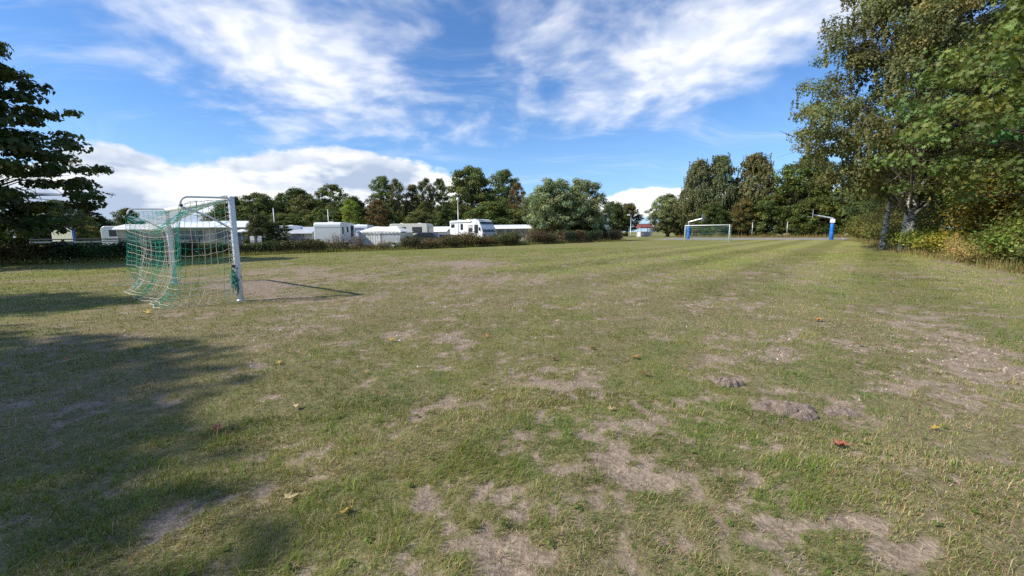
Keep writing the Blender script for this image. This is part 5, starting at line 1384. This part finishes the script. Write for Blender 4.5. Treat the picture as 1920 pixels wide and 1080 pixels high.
def windbreak(loc, rz, label, L, Hh, material, n, slats=0):
    e = empty('windbreak', loc, rz, label, 'windbreak', 'windbreaks')
    for k in range(n + 1):
        x = -L / 2 + L * k / n; mb = MB(); mb.tube([(x, 0, -.1), (x, 0, Hh + .08)], .018, 6); mb.build('pole', M['tent_pole'], e)
    if slats:
        for k in range(slats):
            z = .08 + (Hh - .1) * k / slats; mb = MB(); mb.cbox(-L / 2, L / 2, -.035, -.02, z, z + (Hh - .1) / slats * .78, .005); mb.build('slat', M[material], e)
    else:
        for k in range(n):
            x0 = -L / 2 + L * k / n + .02; x1 = -L / 2 + L * (k + 1) / n - .02; xm = (x0 + x1) / 2
            mb = MB(); mb.add([(x0, -.02, .02), (xm, .03, .04), (x1, -.02, .02), (x1, -.02, Hh), (xm, .02, Hh - .06), (x0, -.02, Hh)], [(0, 1, 4, 5), (1, 2, 3, 4)]); mb.build('panel', M[material], e)
    return e
windbreak((-21.5, 41.8, 0), R(4), 'navy cloth windbreak in front of the grey awning tent', 3.0, .92, 'canvas_dark', 3)
windbreak((-16.7, 45.8, 0), R(-4), 'grey slatted windbreak between caravan and frame tent', 1.7, 1.05, 'stripe_grey', 2, 6)
windbreak((-7.2, 49.2, 0), R(-10), 'dark cloth windbreak beside the motorhome tail', 2.6, 1.15, 'canvas_dark', 2)

e = empty('utility_tent', (-21.0, 33.0, 0), R(8), 'narrow dark blue tent with pale roof beside the round bush', 'tent')
mb = MB(); mb.cbox(-.45, .45, -.45, .45, 0, 1.52, .04); mb.build('walls', M['canvas_blue'], e)
mb = MB(); mb.lathe([(.72, 1.50), (.70, 1.56), (.1, 1.74)], 4); r_ = mb.build('roof', M['canvas_white'], e); r_.rotation_euler = (0, 0, R(45))
mb = MB(); mb.box(-.32, -.20, -.462, -.452, .02, 1.48); mb.build('door_strip', M['canvas_white'], e)
mb = MB(); mb.box(.1, .14, -.462, -.452, .02, 1.48); mb.build('zip', M['rail_pale'], e)
e = empty('clothes_rail', (-18.8, 31.0, 0), R(10), 'grey clothes post left of the hanging towels hedge', 'clothes rail'); e['label'] = 'grey wooden post with crossbar carrying two white towels'
mb = MB(); mb.tube([(0, 0, -.1), (0, 0, 1.22)], .05, 8); mb.build('post', M['wood_grey'], e)
mb = MB(); mb.tube([(-.42, 0, 1.2), (.42, 0, 1.2)], .015, 6); mb.build('crossbar', M['wood_grey'], e)
for (dx, l) in ((-.24, 'white towel hanging left of the grey wooden post'), (.24, 'white towel hanging right of the grey wooden post')):
    t_ = empty('towel', (-18.8 + dx * .985, 31.0 + dx * .17, 0), R(10), l, 'towel', 'towels on the clothes post')
    mb = MB(); mb.add([(-.15, -.03, 1.21), (.15, -.03, 1.21), (.14, -.06, .9), (.16, -.03, .58), (-.13, -.04, .56), (-.15, -.07, .9), (-.15, .03, 1.21), (.15, .03, 1.21), (.14, .05, .8), (-.14, .04, .82)],
                       [(0, 1, 2, 5), (5, 2, 3, 4), (0, 6, 7, 1), (6, 9, 8, 7)]); mb.build('cloth', M['cloth_white'], t_)
e = empty('towel', (-16.9, 47.2, 0), R(5), 'pale blue cloth hanging behind the slatted windbreak', 'towel')
mb = MB(); mb.add([(-.5, 0, 1.75), (.5, .04, 1.72), (.55, -.05, 1.35), (.4, .03, 1.05), (-.5, -.03, 1.1), (-.55, .05, 1.4)], [(0, 1, 2, 5), (5, 2, 3, 4)]); mb.build('cloth', M['cloth_blue'], e)
mb = MB(); mb.tube([(-.9, 0, 1.76), (.9, 0, 1.76)], .012, 5); mb.tube([(-.9, 0, 0), (-.9, 0, 1.78)], .015, 5); mb.tube([(.9, 0, 0), (.9, 0, 1.78)], .015, 5); mb.build('line', M['tent_pole'], e)

# dark car
e = empty('parked_car', (-9.9, 47.6, 0), R(172), 'dark grey car parked behind the bronze shrub', 'car')
mb = MB(); mb.prism([(-2.15, .35), (2.1, .35), (2.15, .6), (2.0, .78), (1.25, .88), (-1.9, .92), (-2.15, .82)], -.86, .86, .08); mb.build('body', M['car_dark'], e)
mb = MB(); mb.prism([(-1.75, .90), (1.25, .88), (.45, 1.36), (-.2, 1.42), (-1.2, 1.38)], -.74, .74, .09); mb.build('cabin', M['car_dark'], e)
def slope(parent, name, material, A, B, y, off): return plate(parent, name, material, A, B, -y, y, off)
slope(e, 'windscreen', M['glass_blue'], (1.18, .93), (.50, 1.33), .60, .012)
mb = MB(); mb.add([(-1.62, -.66, .94), (-1.15, -.62, 1.33), (-1.16, -.60, 1.34), (-1.63, -.64, .95), (-1.62, .66, .94), (-1.15, .62, 1.33), (-1.16, .60, 1.34), (-1.63, .64, .95)], [(0, 4, 5, 1), (3, 2, 6, 7)]); o = mb.build('rear_window', M['glass'], e); o.location = (-.03, 0, .01)
for s in (-1, 1):
    y = s * .745
    for prf in ([(-1.35, .95), (-.3, .95), (-.3, 1.34), (-1.05, 1.31)], [(-.22, .95), (.95, .94), (.42, 1.28), (-.22, 1.34)]):
        mb = MB(); mb.prism(prf, y - .012, y + .012, 0); mb.build('side_window', M['glass'], e)
    mb = MB(); mb.cbox(.85, 1.0, s * .98 - .09, s * .98 + .09, .92, 1.05, .02); mb.build('mirror', M['car_dark'], e)
    for x in (-1.35, 1.35): wheel(e, x, s * .78, .31, .2)
    mb = MB(); mb.cbox(2.05, 2.17, s * .6 - .17, s * .6 + .17, .58, .72, .02); mb.build('headlight', M['glass_blue'], e)

# masts and lamp mast
for (x, y, h, l) in ((-28.0, 50, 4.35, 'slim white pole over the grey awning tent'), (-21.6, 50, 4.1, 'slim white pole over the blank-ended caravan')):
    e = empty('flagpole', (x, y, 0), 0, l, 'pole', 'slim poles in the camp')
    mb = MB(); mb.tube([(0, 0, -.1), (0, 0, h * .5), (0, 0, h)], [.055, .05, .045], 8); mb.build('shaft', M['white_paint'], e, True)
    mb = MB(); mb.lathe([(.05, h), (.06, h + .05), (.02, h + .09)], 8); mb.build('cap', M['white_paint'], e, True)
e = empty('lamp_mast', (-6.3, 50.2, 0), 0, 'tall grey lamp mast before the motorhome', 'street lamp')
mb = MB(); mb.tube([(0, 0, -.1), (0, 0, 1.0), (0, 0, 5.1)], [.06, .05, .035], 10); mb.build('mast', M['steel'], e, True)
mb = MB(); mb.lathe([(.05, 5.05), (.14, 5.10), (.16, 5.28), (.10, 5.42), (.03, 5.46)], 12); mb.build('lamp_head', M['lamp_glow'], e, True)
mb = MB(); mb.tube([(-.1, 0, 5.0), (.28, 0, 5.0)], .014, 5); mb.build('crossarm', M['steel'], e)
e = empty('small_sign', (-9.6, 33.9, 0), R(-8), 'small white sign plate on the grass before the frame tent', 'sign')
mb = MB(); mb.cbox(-.16, .16, -.012, .012, .28, .40, .005); mb.build('plate', M['sign_white'], e)
for x in (-.12, .12):
    mb = MB(); mb.tube([(x, .02, -.05), (x, .02, .3)], .01, 5); mb.build('leg', M['steel'], e)

# notice board and rail at the camp entrance
e = empty('notice_board', (-29.8, 28.0, 0), R(-8), 'cream notice board in a white and blue frame', 'notice board')
mb = MB(); mb.cbox(-.80, .80, -.03, .03, .88, 1.86, .01); mb.build('panel', M['sign_white'], e)
slab(e, 'sheet', M['board_cream'], '-y', -.73, .73, .95, 1.80, -.03, .008)
for (u0, u1, z0, z1) in ((-.45, .0, 1.35, 1.72), (.10, .40, 1.55, 1.72), (-.30, .30, 1.66, 1.74)): slab(e, 'faded_print', M['print_soft'], '-y', u0, u1, z0, z1, -.038 - .002 * (u0 > 0) - .004 * (u0 == -.30), .002)
for x in (-.70, .86):
    mb = MB(); mb.box(x - .05, x + .05, .0 if x > 0 else .035, .09, -.1, 1.80); mb.build('post', M['blue_paint'], e)
mb = MB(); mb.box(-.85, .91, -.01, .05, .80, .875); mb.build('lower_rail', M['blue_paint'], e)
e = empty('guard_rail', (-26.6, 27.4, 0), R(19), 'dark rail fence behind the clipped hedge left of the goal', 'fence')
mb = MB(); mb.cbox(-3.6, 5.4, -.04, .04, 1.08, 1.15, .01); mb.build('rail', M['rail_dark'], e)
mb = MB(); mb.cbox(-3.6, 5.4, -.03, .03, .90, 1.00, .01); mb.build('pale_rail', M['rail_pale'], e)
for k in range(7):
    mb = MB(); mb.box(-3.55 + k * 1.47, -3.47 + k * 1.47, -.035, .035, -.1, 1.078); mb.build('post', M['rail_dark'], e)

# ------------------------------------------------------------------ molehills
def molehill(loc, rx, ry, h, seed, label, rz):
    rng = random.Random(seed); n, m = 72, 34
    clods = [(rng.uniform(-.95, .95), rng.uniform(-.95, .95), rng.uniform(.09, .27) * (1 if k % 3 else .6)) for k in range(90)]
    V = []; F = []
    for i in range(m + 1):
        f = i / m
        for k in range(n):
            a = 2 * PI * k / n; ed = 1 + .16 * math.sin(3 * a + seed) + .08 * math.sin(7 * a + 2 * seed)
            x, y = f * math.cos(a) * ed, f * math.sin(a) * ed
            b = max(0, 1 - f * f) ** .9
            c = 0
            for (cx, cy, cr) in clods:
                d2 = (x - cx) ** 2 + (y - cy) ** 2
                if d2 < cr * cr: c = max(c, math.sqrt(cr * cr - d2))
            z = h * (b * .55 + c * 2.6 * min(1, b * 1.6 + .2)) - .012 * (f > .97)
            V.append((x * rx, y * ry, z))
    for i in range(m):
        for k in range(n):
            q = (k + 1) % n; F.append((i * n + k, i * n + q, (i + 1) * n + q, (i + 1) * n + k))
    mb = MB(); mb.add(V, F); o = mb.build('molehill', M['soil_heap'], None, False)
    o.location = (*loc, float(ground_z(np.array([loc[0]]), np.array([loc[1]]), np.array([.5]))[0]) - .004); o.rotation_euler = (0, 0, rz)
    tag(o, label, 'molehill', 'molehills'); return o
molehill((1.80, 3.36), .125, .09, .062, 2, 'smallest dark molehill lying farthest out on the lawn', .1)
molehill((1.93, 2.80), .20, .115, .075, 5, 'largest molehill of crumbly dark soil clods', -.35)
molehill((2.30, 2.80), .12, .08, .048, 9, 'flat molehill right of the largest one', -.3)

# ------------------------------------------------------------------ fallen leaves
def fallen(x, y, size, colour, label, seed, curl=1.0):
    rng = random.Random(seed); T = LEAF['maple']
    V = [(0, 0, 0)] + [(p[0] * size, p[1] * size, 0) for p in T]
    cx = rng.uniform(1.5, 4.5) * curl; tw = rng.uniform(-.4, .4)
    P = []
    for (a, b, c) in V:
        z = cx * (a * a * 3.2 + b * b * 1.2) + tw * a * b * 6 + rng.uniform(-.004, .004)
        P.append((a * (1 - .25 * curl), b, z + .012))
    F = [(0, i, i % 12 + 1) for i in range(1, 13)]
    mb = MB(); mb.add(P, F)
    mb.tube([(0, -size * .42, .02), (0.01, -size * .62, .03), (.02, -size * .85, .012)], [.002, .0015, .001], 4, False)
    k = 'leaf_%.2f_%.2f_%.2f' % colour
    if k not in M:
        M[k] = mat('fallen_leaf', colour, .6, spec=.3, var=.25, vscale=14)
    o = mb.build('fallen_leaf', M[k])
    bare = wear(np.array([x]), np.array([y]))[0]
    o.location = (x, y, float(ground_z(np.array([x]), np.array([y]), bare)[0]) + .012); o.rotation_euler = (rng.uniform(-.35, .35), rng.uniform(-.35, .35), rng.uniform(0, 6.28))
    tag(o, label, 'leaf', 'fallen leaves on the lawn')
YE, OR, RD, BR, PA = (.42, .28, .05), (.36, .16, .05), (.30, .09, .05), (.24, .13, .06), (.50, .38, .18)
for i, a_ in enumerate([
    (-6.037, 6.798, 0.170, 'y', 'yellow fallen leaf before the near goal net'),
    (-5.735, 6.353, 0.100, 'b', 'small brown leaf below the yellow one at the goal net'),
    (0.406, 4.022, 0.100, 'o', 'orange fallen leaf in the middle of the lawn'),
    (1.235, 4.066, 0.090, 'o', 'small orange leaf right of the middle of the lawn'),
    (1.163, 3.550, 0.090, 'b', 'brown upright leaf below the small orange one'),
    (0.696, 2.829, 0.075, 'p', 'pale tan curled leaf on bare soil in the centre'),
    (1.908, 2.290, 0.100, 'r', 'reddish orange leaf below the molehills'),
    (-1.072, 1.848, 0.085, 'p', 'pale yellow leaf in the left foreground'),
    (-0.752, 1.745, 0.070, 'y', 'yellow-orange curled leaf right of the pale foreground leaf'),
    (-2.316, 4.002, 0.090, 'y', 'bright yellow leaf in the grass right of the shade'),
    (-1.605, 2.936, 0.080, 'p', 'pale tan leaf at the border of the shade'),
    (-1.034, 3.144, 0.070, 'o', 'small orange leaf in the green left centre'),
    (-1.359, 3.691, 0.080, 'y', 'yellow leaf in the green left centre'),
    (-1.956, 2.622, 0.085, 'r', 'red leaf on the bare spot in the shade edge'),
    (-0.327, 5.014, 0.100, 'o', 'small orange leaf beyond the centre patch'),
    (-1.434, 4.850, 0.100, 'y', 'small yellow leaf beyond the left centre'),
    (-4.636, 4.232, 0.100, 'o', 'orange leaf lying in the shade at the left'),
    (0.877, 4.427, 0.090, 'b', 'small brown leaf between two orange ones'),
    (4.302, 5.745, 0.120, 'o', 'orange leaf far out on the right half of the lawn'),
    (3.776, 4.434, 0.100, 'b', 'brown leaf on the right half above the molehills'),
    (2.669, 2.499, 0.060, 'y', 'small yellow leaf right of the molehills'),
    (-6.846, 5.713, 0.100, 'p', 'pale leaf in the shade near the left edge')]):
    fallen(a_[0], a_[1], a_[2], {'y': YE, 'o': OR, 'r': RD, 'b': BR, 'p': PA}[a_[3]], a_[4], 100 + i)

# broad-leaved weeds in the turf
rng = np.random.default_rng(12); PP = []; NN = []; SS = []; CC = []
for i in range(150):
    y = 1.4 + 6 * rng.random() ** 1.4; x = (rng.random() * 2 - 1) * (1.25 * y + .3)
    ba = wear(np.array([x]), np.array([y]))[0]
    if ba[0] > .7: continue
    z = float(ground_z(np.array([x]), np.array([y]), ba)[0]); c_ = np.array([.14, .20, .045]) * rng.uniform(.7, 1.2)
    for k in range(7):
        a = k * .9 + rng.random() * .5; r_ = rng.uniform(.006, .014)
        PP.append((x + math.cos(a) * r_, y + math.sin(a) * r_, z + rng.uniform(.012, .024))); NN.append((math.cos(a) * .5, math.sin(a) * .5, 1.0)); SS.append(rng.uniform(.014, .026)); CC.append(c_)
o = link('weeds', leaves_mesh('weeds', np.array(PP), np.array(NN), np.array(SS), np.array(CC), rng, 'oval', .1, .2), None, M['grass']); o['tint'] = (1.0, 1.0, 1.0)
tag(o, 'small broad-leaved weeds scattered through the turf', None, None, 'stuff')

# pebbles and soil crumbs in the bare places
rng = np.random.default_rng(77); n = 60000
d_ = .9 + 7.0 * rng.random(n) ** .8; a_ = (rng.random(n) - .5) * 1.86; x = d_ * np.sin(a_); y = d_ * np.cos(a_)
ba = wear(x, y)[0]; k = rng.random(n) < np.clip((ba - .25) * .75, 0, .6); x, y, ba, d_ = x[k], y[k], ba[k], d_[k]; n = len(x)
z = ground_z(x, y, ba); r = (.0022 + .0052 * rng.random(n) ** 3) * np.clip(d_ / 2.0, .9, 3.0); th = rng.random(n) * 6.28
c = np.array([.33, .262, .205]) * (.55 + .8 * rng.random((n, 1))); wh = rng.random(n) < .035; c[wh] = np.array([.66, .62, .55])
V = []
for q in range(3): V.append(np.stack([x + r * np.cos(th + q * 2.094), y + r * np.sin(th + q * 2.094), z - .001], 1))
V.append(np.stack([x + r * .3 * np.cos(th), y + r * .3 * np.sin(th), z + r * (.7 + .6 * rng.random(n))], 1))
V = np.stack(V, 1).reshape(-1, 3); b = np.arange(n)[:, None] * 4
F = np.concatenate([b + np.array([[0, 1, 3]]), b + np.array([[1, 2, 3]]), b + np.array([[2, 0, 3]])])
o = link('pebbles', np_mesh('pebbles', V, F, np.repeat(c, 4, axis=0)), None, M['vcol'])
tag(o, 'tiny pebbles and crumbs in the bare soil', None, None, 'stuff')
